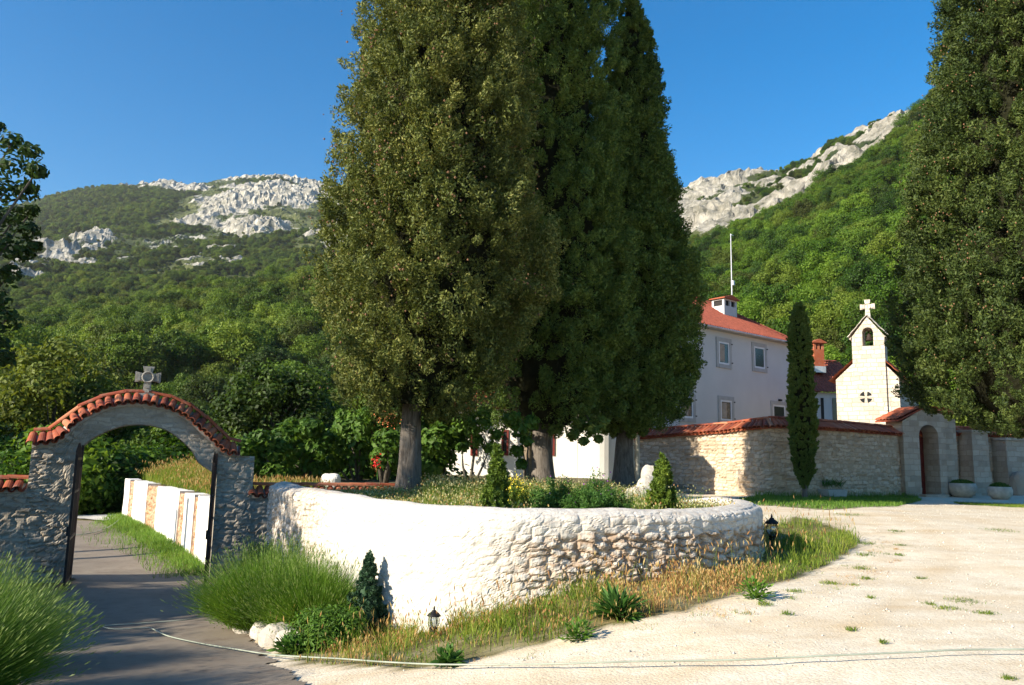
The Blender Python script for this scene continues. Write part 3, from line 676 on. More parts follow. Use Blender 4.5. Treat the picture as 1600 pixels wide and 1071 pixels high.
def try_place(side, azr, rr_, n, dmin):
    c = 0; it = 0
    while c < n and it < n*60:
        it += 1; az = r.uniform(*azr); rr = math.sqrt(r.uniform(rr_[0]**2, rr_[1]**2)); p = (rr*math.sin(az), rr*math.cos(az))
        if side == 0 and p[1] < 36 and p[0] > -19: continue
        if side == 1 and rr < 62: continue
        if all((p[0]-q[0])**2+(p[1]-q[1])**2 > dmin**2 for q in near_pts):
            x, y, z = hz1(az, rr) if rr > 47 else (p[0], p[1], float(gz(*p)))
            near_pts.append(p); k = int(r.integers(0, 6)); s = r.uniform(.75, 1.15)
            if (side, k) not in protos: protos[(side, k)] = place_proto(k, 'broadleaf_tree', (x, y, z-1.5*s), r.uniform(0, 6.28), LBL[side], 'tree', GRP[side], s, side)
            else: copy_tree(protos[(side, k)], (x, y, z-1.5*s), r.uniform(0, 6.28), s)
            c += 1
try_place(0, (R_(-37), R_(-5)), (44, 125), 150, 4.6)
try_place(1, (R_(-4), R_(33)), (64, 125), 110, 5.0)
# the far wood: one stuff object, the crowns of the trees above instanced on points
def scatter(name, label, P, S, src, kind='stuff'):
    me = bpy.data.meshes.new(name+'_points'); me.vertices.add(len(P)); me.vertices.foreach_set('co', P.astype(np.float32).ravel())
    for nme, arr in (('sc', S), ('rot', np.random.default_rng(3).random(len(P))*6.28), ('pick', np.random.default_rng(4).integers(0, len(src), len(P)))):
        a = me.attributes.new(nme, 'FLOAT' if nme != 'pick' else 'INT', 'POINT'); a.data.foreach_set('value', arr.astype(np.float32 if nme != 'pick' else np.int32))
    o = bpy.data.objects.new(name, me); COL.objects.link(o); tag(o, label, None, None, kind)
    ng = bpy.data.node_groups.new(name, 'GeometryNodeTree')
    ng.interface.new_socket('Geometry', in_out='INPUT', socket_type='NodeSocketGeometry'); ng.interface.new_socket('Geometry', in_out='OUTPUT', socket_type='NodeSocketGeometry')
    N = ng.nodes; L = ng.links; gi = N.new('NodeGroupInput'); go = N.new('NodeGroupOutput'); ip = N.new('GeometryNodeInstanceOnPoints')
    join = N.new('GeometryNodeJoinGeometry')
    for s in reversed(src):
        oi = N.new('GeometryNodeObjectInfo'); oi.inputs['Object'].default_value = s; oi.inputs['As Instance'].default_value = True; oi.transform_space = 'ORIGINAL'
        L.new(oi.outputs['Geometry'], join.inputs[0])
    def attr(nm, ty):
        a = N.new('GeometryNodeInputNamedAttribute'); a.data_type = ty; a.inputs['Name'].default_value = nm; return a.outputs['Attribute']
    cb = N.new('ShaderNodeCombineXYZ'); L.new(attr('rot', 'FLOAT'), cb.inputs[2]); sb = N.new('ShaderNodeCombineXYZ'); sa = attr('sc', 'FLOAT')
    for i in range(3): L.new(sa, sb.inputs[i])
    L.new(gi.outputs[0], ip.inputs['Points']); L.new(join.outputs[0], ip.inputs['Instance']); ip.inputs['Pick Instance'].default_value = True
    L.new(attr('pick', 'INT'), ip.inputs['Instance Index']); L.new(cb.outputs[0], ip.inputs['Rotation']); L.new(sb.outputs[0], ip.inputs['Scale'])
    L.new(ip.outputs[0], go.inputs[0])
    md_ = o.modifiers.new('scatter', 'NODES'); md_.node_group = ng
    return o
def crowns(side): return [[c for c in t.children if c.name.startswith('crown')][0] for (s, k), t in sorted(protos.items()) if s == side]
def pts(n, azr, rr_, seed):
    g_ = np.random.default_rng(seed); az = g_.uniform(*azr, n); rr = np.sqrt(g_.uniform(rr_[0]**2, rr_[1]**2, n)); x, y, z = hillz(az, rr); return x, y, z, rr, g_
def far_wood(name, label, side, specs):
    Ps = []; Ss = []
    for n, azr, rr_, s, seed in specs:
        x, y, z, rr, g_ = pts(n, azr, rr_, seed); rk_, md_ = rockmask(x, y, z, rr)
        keep = ((rk_ < .30+.14*g_.random(n)) & ((md_ < .4) | (g_.random(n) < .25))) | (g_.random(n) < .05)
        Ps.append(np.c_[x, y, z-.1*8*s[0]][keep]); Ss.append((g_.uniform(*s, n)*np.where(rk_ > .1, .55, 1)*np.where(md_ > .3, .6, 1))[keep])
    scatter(name, label, np.vstack(Ps), np.concatenate(Ss), crowns(side))
far_wood('woodland', 'dense dark green wood covering the slopes of the left mountain', 0, [(1900, (R_(-40), R_(-3)), (122, 330), (.75, 1.5), 21), (9000, (R_(-40), R_(-4)), (330, 900), (.7, 1.15), 22), (16000, (R_(-40), R_(-6)), (900, 1760), (.8, 1.3), 23)])
far_wood('hillside_woodland', 'bright green wood covering the steep right hillside below the crags', 1, [(2300, (R_(-4), R_(36)), (122, 325), (.6, 1.3), 31), (6500, (R_(-4), R_(36)), (325, 640), (.35, .75), 32)])

# ------------------------------------------------------------------ masonry solids
def stone_disp(s, z, amp=.035, seed=0, sx=3.0, sz=6.5):
    x = s*sx+.35*fbm(s*2, z*2, 0, seed+5, 3); y = z*sz+.5*fbm(s*1.7, z*1.7, 0, seed+8, 3)
    f1, f2, idv = worley(x, y, seed); e = sstep(.03, .26, f2-f1)
    return amp*(e*(.55+.75*idv)-.5)+amp*.45*fbm(s*9, z*9, 0, seed+1, 4)
def wall_path(name, P, zb, zt, thick, mat, parent=None, res=.05, disp=None, cap_round=0, s0=0, attrs=None, ends=True):
    """P (n,2) front-face path; viewer side on the right of travel. zb, zt functions of s"""
    P = np.asarray(P, float); d = np.r_[0, np.cumsum(np.linalg.norm(np.diff(P, axis=0), axis=1))]; L = d[-1]
    ns = max(2, int(L/res)+1); s = np.linspace(0, L, ns); X = np.interp(s, d, P[:, 0]); Y = np.interp(s, d, P[:, 1])
    T = np.gradient(np.c_[X, Y], axis=0) if ns > 2 else np.repeat(P[1:]-P[:1], 2, 0)
    T = T/np.linalg.norm(T, axis=1, keepdims=True); Nn = np.c_[T[:, 1], -T[:, 0]]
    ss = s+s0; b = zb(ss)*np.ones(ns); t = zt(ss)*np.ones(ns); nv = max(2, int((t-b).max()/res)+1); nt_ = 9 if cap_round else 2
    rows = []; RU = []
    for j in range(nv):                   # front, bottom to top
        u = j/(nv-1); z = b+(t-b)*u; off = np.zeros(ns)
        if cap_round: off = -np.where(t-z < cap_round, cap_round-np.sqrt(np.maximum(cap_round**2-(cap_round-(t-z))**2, 0)), 0)
        if disp is not None: off = off+disp(ss, z)
        rows.append((X+Nn[:, 0]*off, Y+Nn[:, 1]*off, z)); RU.append((ss, z))
    for j in range(1, nt_):               # top, front to back
        u = j/(nt_-1); off = -thick*u; z = t.copy()
        if cap_round: z = t+.05*math.sin(math.pi*u)-(cap_round*.8*max(0, u-.75)/.25 if u > .75 else 0)+.02*fbm(ss*2, u*2, 0, 2)
        if j < nt_-1 and cap_round: off -= cap_round*.5*(1-u)
        rows.append((X+Nn[:, 0]*off, Y+Nn[:, 1]*off, z)); RU.append((ss, t+u*thick))
    bb = rows[-1]; rows.append((bb[0], bb[1], b)); RU.append((ss, b+thick))
    m = len(rows); V = np.stack([np.c_[a[0], a[1], a[2]] for a in rows]).reshape(-1, 3); uv = np.stack([np.c_[a, c] for a, c in RU]).reshape(-1, 2)
    I = np.arange(m*ns).reshape(m, ns); q = np.c_[I[:-1, :-1].ravel(), I[:-1, 1:].ravel(), I[1:, 1:].ravel(), I[1:, :-1].ravel()]
    fs = [q]
    if ends:
        for c, rev in ((0, 0), (ns-1, 1)):
            col = I[:, c][None]; fs.append(col if rev else col[:, ::-1])
    a = {k: f(V, uv) for k, f in (attrs or {}).items()}
    return mesh_np(name, V, fs, mat, parent, smooth=False, uv=uv, attrs=a)
def barrel(mb, p0, p1, up_, r_a, r_b, th=.016, n=7, conc=False):
    """one clay barrel tile from p0 (upper end) to p1 (lower end)"""
    p0 = np.array(p0, float); p1 = np.array(p1, float); t = unit(p1-p0); up_ = unit(np.array(up_, float)-t*np.dot(up_, t)); sd = np.cross(t, up_)
    V = []
    for p, r_ in ((p0, r_a), (p1, r_b)):
        for rr in (r_, r_-th):
            for k in range(n):
                a = math.pi*k/(n-1); c = math.cos(a)*rr; s_ = math.sin(a)*rr*(.8)
                V.append(p+sd*c+up_*(s_ if not conc else -s_+.0))
    f = []
    for k in range(n-1):
        f += [(k, k+1, 2*n+k+1, 2*n+k), (n+k, 3*n+k, 3*n+k+1, n+k+1), (k, n+k, n+k+1, k+1), (2*n+k, 2*n+k+1, 3*n+k+1, 3*n+k)]
    f += [(0, 2*n, 3*n, n), (n-1, 2*n-1, 4*n-1, 3*n-1)]
    mb.add(V, f)
def coping(name, pts, ridge_off, half, rise, mat, parent, sp=.19, r=.085, over=.0, two=True, n=7, ridge=True, seed=0):
    """barrel-tile coping along a 3-D polyline of eave-level points on the wall's front face line (right = viewer)"""
    g_ = np.random.default_rng(seed); pts = np.array(pts, float); d = np.r_[0, np.cumsum(np.linalg.norm(np.diff(pts, axis=0), axis=1))]; L = d[-1]
    mb = MB(); k = max(2, int(L/sp)); base = MB(); prevs = None; rp = []
    for i in range(k+1):
        s = min(L, i*L/k); P = np.array([np.interp(s, d, pts[:, j]) for j in range(3)]); e = .02
        Q = np.array([np.interp(min(L, s+e), d, pts[:, j]) for j in range(3)])-np.array([np.interp(max(0, s-e), d, pts[:, j]) for j in range(3)])
        T = unit(Q); T2 = unit(np.array([T[0], T[1], 0])); Nn = np.array([T2[1], -T2[0], 0]); U = unit(np.cross(Nn, T)); U = U if U[2] > 0 else -U
        rid = P-Nn*ridge_off+U*rise; ev = P+Nn*(half-ridge_off)+g_.normal(0, .006, 3); ev2 = P-Nn*(half+ridge_off)
        rp.append(rid+U*.05)
        if i < k:
            j_ = T*g_.normal(0, .008)
            barrel(mb, rid+U*.02+j_, ev+U*.035+j_*2, U, r*.82, r*1.02, n=n)
            mid = T*(L/k/2)
            barrel(mb, rid+mid, ev+mid+U*.0+U*.03-Nn*.03, U, r*.8, r*.8, n=5, conc=True)
            if two: barrel(mb, rid+U*.02, ev2+U*.03, U, r*.82, r*1.02, n=5)
    if ridge:
        rl = .36; kk = max(1, int(L/rl)); rp = np.array(rp); dd = np.linspace(0, L, len(rp))
        for i in range(kk):
            s_a = i*L/kk-.02; s_b = (i+1)*L/kk+.03; A_ = np.array([np.interp(s_a, dd, rp[:, j]) for j in range(3)]); B_ = np.array([np.interp(s_b, dd, rp[:, j]) for j in range(3)])
            T = unit(B_-A_); Nn = np.array([T[1], -T[0], 0]); U = unit(np.cross(unit(Nn), T)); U = U if U[2] > 0 else -U
            barrel(mb, A_+U*(.02+.012*g_.random()), B_+U*g_.random()*.01, U, r*1.0, r*1.12, n=n)
    return mb.build(name, mat, parent)
def mortar_strip(name, pts, ridge_off, half, rise, parent, mat=None):
    mb = MB(); pts = np.array(pts, float); prof = []
    for i in range(len(pts)):
        P = pts[i]; T = unit(pts[min(i+1, len(pts)-1)]-pts[max(i-1, 0)]); Nn = unit(np.array([T[1], -T[0], 0])); U = unit(np.cross(Nn, T)); U = U if U[2] > 0 else -U
        a = half-.07
        prof.append([P+Nn*(a-ridge_off)-U*.03, P+Nn*(a-ridge_off)+U*.02, P-Nn*ridge_off+U*(rise+.0), P-Nn*(a+ridge_off)+U*.02, P-Nn*(a+ridge_off)-U*.03])
    V = [v for p in prof for v in p]; n = 5
    mb.add(V, [(i*n+k, i*n+(k+1) % n, (i+1)*n+(k+1) % n, (i+1)*n+k) for i in range(len(pts)-1) for k in range(n)]+[(0, 1, 2, 3, 4), tuple((len(pts)-1)*n+k for k in range(n))[::-1]])
    return mb.build(name, mat or MT['mortar'], parent)

# ------------------------------------------------------------------ the arched entrance gate
GZ = float(gz(*gate_t(OPW/2)))
gzb = lambda t: float(gz(*gate_t(t)))
prof = [GB.hit(px, py) for px, py in [(50, 698), (80, 695), (97, 688), (118, 667), (142, 652), (174, 638.5), (212, 633.5), (250, 638.5), (284, 652), (302, 665), (331, 692), (350, 709), (375, 713)]]
prof = np.array(prof); inn = np.array([GB.hit(px, py) for px, py in [(106, 722), (112, 713), (129, 697), (151, 681), (187, 667), (221, 663.5), (255, 670), (277, 683), (300, 704), (312, 724), (320, 742)]])
TL = prof[0, 0]; TR = OPW+.74
pz = lambda t: np.interp(t, *spline(prof, 80).T)
inn[0, 0] = 0; inn[-1, 0] = OPW; ins = spline(inn, 60); iz = lambda t: np.interp(t, ins[:, 0], ins[:, 1])
th_g = thing('entrance_gate', GB.p(OPW/2, -.3, GZ), 'grey stone arched gateway with clay tile top and carved stone cross across the drive', 'gateway')
def gpath(a, b): return [gate_t(a), gate_t(b)]
gd = lambda s, z: stone_disp(s+20, z, .028, 3, 4.0, 10.5)+.012*fbm(s*5, z*5, 0, 77, 3)
def pdamp(a, b): return lambda s, z: gd(s, z)*(.35+.65*sstep(0, .1, np.abs(s-a)))
TH = .62
lowz = lambda s: min(GZ, gzb(0), gzb(OPW))-.25+0*s
wall_path('pier', gpath(TL, 0), lowz, lambda s: pz(s), TH, MT['gate'], th_g, .035, lambda s, z: gd(s, z)*np.where(s < -.12, 1.5, .8), s0=TL)
wall_path('arch', gpath(0, OPW), lambda s: iz(s), lambda s: pz(s), TH, MT['gate'], th_g, .035, lambda s, z: gd(s, z)*.35, s0=0)
wall_path('pier', gpath(OPW, TR), lowz, lambda s: pz(s), TH, MT['gate'], th_g, .035, gd, s0=OPW)
ep = spline(prof, 60); cp = [GB.p(t, 0, z+.02) for t, z in ep]
coping('tile_roof', cp, TH/2, TH/2+.17, .22, MT['tile'], th_g, sp=.158, r=.078, seed=1, n=8)
mortar_strip('mortar_bed', cp, TH/2, TH/2+.12, .20, th_g)
# cross with flared arms
ct, cz = GB.hit(229, 617, -.3)
def cross(B, t, d, z, H, W, name, mat, parent, dep=.1, flare=1.35, bar=.68):
    a = W*.17; zc = z+H*bar; f = a*flare; e = a*.8
    pl = [(t-a*1.1, z), (t+a*1.1, z), (t+e, zc-e), (t+W/2, zc-f), (t+W/2, zc+f), (t+e, zc+e), (t+f, z+H), (t-f, z+H), (t-e, zc+e), (t-W/2, zc+f), (t-W/2, zc-f), (t-e, zc-e)]
    mb = MB(); mb.prism(B, pl, d+dep/2, d-dep/2)
    # carved relief: bosses and grooves on the face
    for (u, v, su, sv) in [(0, H*.93-H*bar, a*.5, .025), (0, .17*H, a*.5, .03), (-W*.36, 0, .03, f*.7), (W*.36, 0, .03, f*.7), (-W*.22, 0, .02, a*.5), (W*.22, 0, .02, a*.5), (0, -H*.28, a*.55, .03), (0, -H*.42, a*.5, .03)]:
        mb.box(B, t+u-su, t+u+su, d+dep/2, d+dep/2+.02, zc+v-sv, zc+v+sv)
    o = mb.build(name, mat, parent)
    rg = MB(); pr = [B.p(t+a*1.3*math.cos(q), d+dep/2+.01, zc+a*1.3*math.sin(q)) for q in np.linspace(0, 2*math.pi, 13)]; rg.tube(pr, .022, 6)
    rg.build('ring_relief', mat, o); return o
hpx = abs(GB.hit(230, 573, -.3)[1]-GB.hit(229, 617, -.3)[1])
cross(GB, ct, -.3, cz-.12, hpx+.12, .50, 'cross', MT['cross'], th_g, .11)
mb = MB(); mb.box(GB, ct-.15, ct+.15, -.42, -.18, cz-.16, cz+.02); mb.build('cross_base', MT['cross'], th_g)
# iron leaves, swung open towards the viewer
def leaf_gate(hinge_t, ang, H, sgn, label=None):
    o = GB.p(hinge_t, .02, 0); base = float(gz(o[0], o[1])); B = Basis((o[0], o[1]), ang, base+.06)
    fr = MB()
    Wd = 1.24
    for t in (0, Wd): fr.box(B, t-.022, t+.022, -.022, .022, 0, H*(1 if t == 0 else .93))
    for z in (.06, .86, 1.72, H*.93-.1): fr.box(B, .024, Wd-.024, -.014, .014, z, z+.045)
    root = fr.build('gate_leaf', MT['rust'], th_g)
    br = MB(); k = 11
    for i in range(1, k):
        t = i*Wd/k; zt_ = H*.93+.14*math.sin(math.pi*t/Wd); br.tube([B.p(t, .018, .03), B.p(t, .018, zt_)], .011, 6); br.tube([B.p(t, .018, zt_), B.p(t, .018, zt_+.09)], [.02, .002], 6)
    br.build('bars', MT['rust'], root)
    hg = MB()
    for z in (.35, H-.5): hg.box(B, -.075, -.02, -.02, .02, z, z+.08)
    hg.box(B, Wd-.06, Wd+.03, .02, .05, .95, 1.12); hg.build('hinge', MT['iron'], root)
    return root
NA = GA-math.pi/2                     # direction of the gate normal (towards the viewer)
leaf_gate(.04, NA-R_(0), 2.62, 1); leaf_gate(OPW-.04, NA-R_(6), 2.62, 1)

# wing walls of the gate
def wing(name, a, b, ztop, lab, z2=None, seed=0, tone=None):
    z2 = ztop if z2 is None else z2
    p = [gate_t(a), gate_t(b)]; mid = gate_t((a+b)/2); zz = min(float(gz(*p[0])), float(gz(*p[1])))-.4
    t = thing(name, (mid[0], mid[1], zz), lab, 'wall')
    L = b-a
    wall_path('wall', p, lambda s: zz+0*s, lambda s: ztop+(z2-ztop)*(s-a)/L, .45, MT['gate'], t, .045, gd, s0=a)
    n = 12; pt = [GB.p(a+L*i/n, 0, ztop+(z2-ztop)*i/n+.02) for i in range(n+1)]
    coping('tile_coping', pt, .225, .36, .17, MT['tile'], t, sp=.17, r=.082, seed=seed)
    mortar_strip('mortar_bed', pt, .225, .33, .15, t); return t
zL = GB.hit(25, 768)[1]; zR = GB.hit(385, 778)[1]; zR2 = GB.hit(700, 777)[1]
wing('boundary_wall', TL-7.5, TL-.002, zL+.05, 'low grey stone wall with orange clay tile coping left of the arched gate', zL-.02, 2)
wing('boundary_wall', TR+.002, TR+6.2, zR, 'low grey stone wall with red tile coping running right from the gate behind the curved white wall', zR2, 3)

# curved white wall in front of the garden
d_ = np.r_[0, np.cumsum(np.linalg.norm(np.diff(RWs, axis=0), axis=1))]
def rw_x(s): return np.interp(s, d_, RWs[:, 0])
def rw_rough(s, z):
    x = rw_x(s); top = RT(s)
    r_ = sstep(-.6, 1.4, x)*(s < 14)*(.15+.85*sstep(.20, .30, top-z+.03*fbm(s*3, z*3, 0, 4)))
    return np.clip(r_*1.0+.22+.35*sstep(-2.3, -3.2, x), 0, 1)
RT = lambda s: 1.02-.04*sstep(2, 6, s)+.03*fbm(s*.8, 0, 0, 12)-.22*sstep(d_[-1]-2.2, d_[-1], s)
def rw_disp(s, z):
    k = rw_rough(s, z); return (stone_disp(s+.09*fbm(s*5, z*5, 0, 91, 3), z+.07*fbm(s*5, z*5, 0, 92, 3), .038, 9, 5.0, 10.5)+.06*fbm(s*7, z*11, 0, 19, 5))*k+.035*fbm(s*1.6, z*1.6, 0, 14, 3)+.012*fbm(s*9, z*9, 0, 15, 3)
ret = wall_path('garden_wall', RWs, lambda s: gz(np.interp(s, d_, RWs[:, 0]), np.interp(s, d_, RWs[:, 1]))-.3, RT, .52, MT['ret'], None, .028, rw_disp, cap_round=.09,
    attrs={'bare': lambda V, uv: np.clip((rw_rough(uv[:, 0], uv[:, 1])-.15)*sstep(.5, .12, (lambda f: f[1]-f[0])(worley(uv[:, 0]*5.0+.35*fbm(uv[:, 0]*2, uv[:, 1]*2, 0, 14, 3), uv[:, 1]*10.5+.5*fbm(uv[:, 0]*1.7, uv[:, 1]*1.7, 0, 17, 3), 9)))*1.1+.5*(rw_rough(uv[:, 0], uv[:, 1])-.1), 0, 1)})
tag(ret, 'curved whitewashed rubble garden wall with rounded top beside the gravel', 'wall')

# white wall with brick piers beyond the gate
A0 = at(190, 812, 31.5)[:2]; A1 = np.array(gate_t(OPW+.15, -.75)); ww = A1-A0; wL = np.linalg.norm(ww); wa = math.atan2(ww[1], ww[0]); WB = Basis(A0, wa)
zt0 = at(192, 748, 31.3)[2]; zt1 = at(305, 776, 19.5)[2]
wt = lambda s: zt0+(zt1-zt0)*np.asarray(s)/wL
wb = lambda s: gz(A0[0]+(A1[0]-A0[0])*np.asarray(s)/wL, A0[1]+(A1[1]-A0[1])*np.asarray(s)/wL)-.3
rw_ = thing('roadside_wall', (*(A0+A1)/2, float(wb(wL/2))), 'white plastered wall with exposed brick strips along the drive beyond the arched gate', 'wall')
def s_of(px, row=800):                # position along the wall where a pixel column meets it
    v = ray(px, row); k = np.dot(np.r_[A0, 0]-CAM, WB.n)/np.dot(v, WB.n); return float(np.dot(CAM+v*k-np.r_[A0, 0], WB.a))
cuts = [0, s_of(199), s_of(206), s_of(227), s_of(243), s_of(278), s_of(287), s_of(302), s_of(308), wL]
for i in range(len(cuts)-1):
    a, b = cuts[i], cuts[i+1]
    if b-a < .05: continue
    br_ = i % 2 == 1; off = -.05 if br_ else 0; n_ = WB.n[:2]; P_ = [A0+(ww/wL)*a+n_*off, A0+(ww/wL)*b+n_*off]
    wall_path('brick_strip' if br_ else 'plaster_panel', P_, wb, (lambda s: wt(s)-.06) if br_ else (lambda s: wt(s)+.02*fbm(s*2, 0, 0, 3)), .4, MT['brick'] if br_ else MT['white'], rw_, .07,
              (lambda s, z: stone_disp(s, z, .05, 5, 4, 8)) if br_ else (lambda s, z: .015*fbm(s*1.5, z*1.5)), s0=a)
wz = [at(300, 770, 19)[2]]
# pale concrete apron at the far end of the drive
tag(grid_sheet('pale_apron', np.arange(-24, -14, .15), np.arange(29, 34, .15), lambda x, y: gz(x, y)+.05, MT['pale'], mask=lambda x, y: inpoly(x, y, np.array([at(105, 806, 32.5)[:2], at(190, 806, 32.5)[:2], at(190, 812, 30.5)[:2], at(165, 819, 28.5)[:2], at(110, 811, 30.5)[:2]]))), 'pale concrete apron at the far end of the drive', None, None, 'structure')

# low kerb of rough stones along the lavender bed
kp = [q for q in pix_poly([(352, 950), (372, 968), (392, 985), (415, 998), (440, 1008), (466, 1012)])]
kerb = thing('stone_kerb', (*np.mean(kp, 0), float(gz(*np.mean(kp, 0)))), 'low kerb of rough white stones edging the lavender bed', 'kerb')
def rock(name, c, s, mat, parent, seed, sub=24, amp=.3):
    th_ = np.linspace(0, 2*math.pi, sub, endpoint=False); ph = np.linspace(.02, math.pi-.02, sub//2+2); T, Pq = np.meshgrid(th_, ph)
    D = np.stack([np.sin(Pq)*np.cos(T), np.sin(Pq)*np.sin(T), np.cos(Pq)], -1); D = np.sign(D)*np.abs(D)**.8
    k = 1+amp*fbm(D[..., 0]*1.3+seed*7, D[..., 1]*1.3, D[..., 2]*1.3, seed, 4)
    V = (D*k[..., None]*np.array(s)+np.array(c)).reshape(-1, 3); n, m = sub, len(ph); I = np.arange(n*m).reshape(m, n); I2 = np.roll(I, -1, 1)
    q = np.c_[I[:-1].ravel(), I[1:].ravel(), I2[1:].ravel(), I2[:-1].ravel()]
    return mesh_np(name, V, [q, I[0][None], I[-1][None, ::-1]], mat, parent)
kc = spline(np.array(kp), 9)
for i, p in enumerate(kc): rock('stone', (p[0], p[1], float(gz(*p))+.07), (.17+.05*(i % 3), .15, .15+.03*(i % 2)), MT['lime'], kerb, i+1)

# ------------------------------------------------------------------ perimeter wall of the monastery
LA = R_(0)
PWp = np.array([at(958, 775, 37.4)[:2], at(1060, 775, 35.0)[:2], at(1130, 776, 33.4)[:2], at(1175, 777, 32.4)[:2], at(1215, 777, 32.0)[:2], at(1260, 777, 32.4)[:2], at(1330, 775, 34.2)[:2], at(1440, 774, 37.6)[:2]])
PWs = spline(PWp, 90); pd = np.r_[0, np.cumsum(np.linalg.norm(np.diff(PWs, axis=0), axis=1))]
rows_e = [(958, 690), (1060, 682), (1130, 677), (1175, 672), (1215, 669), (1260, 671), (1330, 675), (1440, 684)]
ez = np.array([at(px, rw, P[1])[2] for (px, rw), P in zip(rows_e, PWp)]); sidx = [pd[np.argmin(np.linalg.norm(PWs-P, axis=1))] for P in PWp]
pwt = lambda s: np.interp(s, sidx, ez)
pw = thing('perimeter_wall', (*PWs[45], float(gz(*PWs[45]))), 'long brown stone monastery wall with red tile coping bending behind the small cypress', 'wall')
wall_path('wall', PWs, lambda s: gz(np.interp(s, pd, PWs[:, 0]), np.interp(s, pd, PWs[:, 1]))-.3, pwt, .6, MT['wall'], pw, .07, lambda s, z: stone_disp(s, z, .06, 21, 2.4, 5.6))
cpt = [(*PWs[i], float(pwt(pd[i]))+.02) for i in range(0, 90)]
coping('tile_coping', cpt, .45, .70, .34, MT['tile'], pw, sp=.2, r=.10, seed=5, n=6, two=False)
mortar_strip('mortar_bed', cpt, .45, .66, .28, pw, MT['tile'])

# ------------------------------------------------------------------ buildings
def plane_at(px, row, d, ang, z=0.0): p = at(px, row, d); return Basis((p[0], p[1]), ang, z)
def window(B, px0, px1, r0_, r1_, parent, kind='dark', name='window'):
    t0, za = B.hit(px0, r1_); t1, zb_ = B.hit(px1, r0_); fw_ = .21
    fr = MB()
    fr.box(B, t0, t0+fw_, .002, .05, za, zb_); fr.box(B, t1-fw_, t1, .002, .05, za, zb_); fr.box(B, t0+fw_, t1-fw_, .002, .05, zb_-fw_, zb_); fr.box(B, t0+fw_, t1-fw_, .002, .07, za, za+fw_)
    w_ = fr.build(name, MT['wframe'], parent)
    s = MB(); a, b, c, d = t0+fw_+.01, t1-fw_-.01, za+fw_+.01, zb_-fw_-.01; k = .10
    s.box(B, a, a+k, .004, .035, c, d); s.box(B, b-k, b, .004, .035, c, d); s.box(B, a+k, b-k, .004, .035, d-k, d); s.box(B, a+k, b-k, .004, .035, c, c+k)
    s.build('sash', MT['sash'], w_)
    g_ = MB(); g_.box(B, a+k, b-k, .004, .012, c+k, d-k); g_.build('pane', MT['glass'], w_)
    if kind == 'curtain':
        q = MB(); q.box(B, a+k+.03, (a+b)/2+.08, .0125, .016, c+k+.06, d-k-.05); q.build('curtain', MT['curtain'], w_)
    hk = MB()
    for z in (c+.1, d-.1): hk.box(B, t1-.04, t1+.05, .05, .09, z, z+.06)
    hk.build('shutter_hook', MT['iron'], w_); return w_
def wavy_roof(mb, P00, P10, P01, P11, sp=.22, amp=.075, row=.38):
    """ridge left/right (P00,P10), eave left/right (P01,P11): quad or triangle of pan-tiles"""
    P00, P10, P01, P11 = [np.array(p, float) for p in (P00, P10, P01, P11)]
    W = max(np.linalg.norm(P11-P01), np.linalg.norm(P10-P00)); Hh = np.linalg.norm((P01+P11-P00-P10)/2); n = unit(np.cross(P11-P01, (P00+P10)/2-P01)); n = n if n[2] > 0 else -n
    nx = int(W/sp*6)+1; ny = max(2, int(Hh/row)*3+1); u = np.linspace(0, 1, nx); v = np.linspace(0, 1, ny); U, Vv = np.meshgrid(u, v)
    e = unit(P11-P01); base = ((P00*(1-U[..., None])+P10*U[..., None])*(1-Vv[..., None])+(P01*(1-U[..., None])+P11*U[..., None])*Vv[..., None])
    x = (base@e); dn = Vv*Hh
    h = amp*np.abs(np.cos(x/sp*math.pi))+.035*((dn/row) % 1.0)
    V = base+n*h[..., None]; I = np.arange(nx*ny).reshape(ny, nx)
    mb.add(V.reshape(-1, 3), [tuple(q) for q in np.c_[I[:-1, :-1].ravel(), I[1:, :-1].ravel(), I[1:, 1:].ravel(), I[:-1, 1:].ravel()]])
def chimney(B, px0, px1, rb, rt_, d, dep, parent, mat, zbase_drop=.5):
    t0, zb_ = B.hit(px0, rb, d); t1, zt_ = B.hit(px1, rt_, d); zb_ -= zbase_drop; H = zt_-zb_
    m = MB(); hz = zt_-.55; m.box(B, t0, t1, d-dep, d, zb_, hz)
    for (a, b) in ((t0, t0+.16), (t1-.16, t1), ((t0+t1)/2-.07, (t0+t1)/2+.07)):
        m.box(B, a, b, d-.14, d, hz, zt_-.2); m.box(B, a, b, d-dep, d-dep+.14, hz, zt_-.2)
    m.box(B, t0, t1, d-dep, d, zt_-.2, zt_-.12); c = m.build('chimney', mat, parent)
    k = MB(); k.box(B, t0+.1, t1-.1, d-dep+.12, d-.12, hz, zt_-.2); k.build('flue', MT['iron'], c)
    r_ = MB(); o = .14; tm = (t0+t1)/2
    r_.prism(B, [(t0-o, zt_-.12), (t1+o, zt_-.12), (t1+o, zt_-.06), (tm, zt_+.16), (t0-o, zt_-.06)], d+o, d-dep-o); r_.build('chimney_cap', MT['tile'], c)
    l = MB(); l.box(B, t0-.06, t1+.06, d-dep-.06, d+.06, zb_, zb_+zbase_drop+.12); l.build('flashing', MT['metal'], c)
    return c
HA = R_(40); HB = plane_at(1100, 700, 43, HA); hx0 = HB.hit(968, 700)[0]; hx1, _ = HB.hit(1242, 700); ze = (HB.hit(1100, 514)[1]+HB.hit(1238, 534)[1])/2
DP = 8.5; gzh = 0.2
hs = thing('monastery_house', HB.p((hx0+hx1)/2, -DP/2, gzh), 'two-storey white house with red hipped tile roof and small windows behind the wall', 'house')
m = MB(); m.box(HB, hx0, hx1, -DP, 0, gzh-.3, ze); m.build('wall', MT['plaster'], hs)
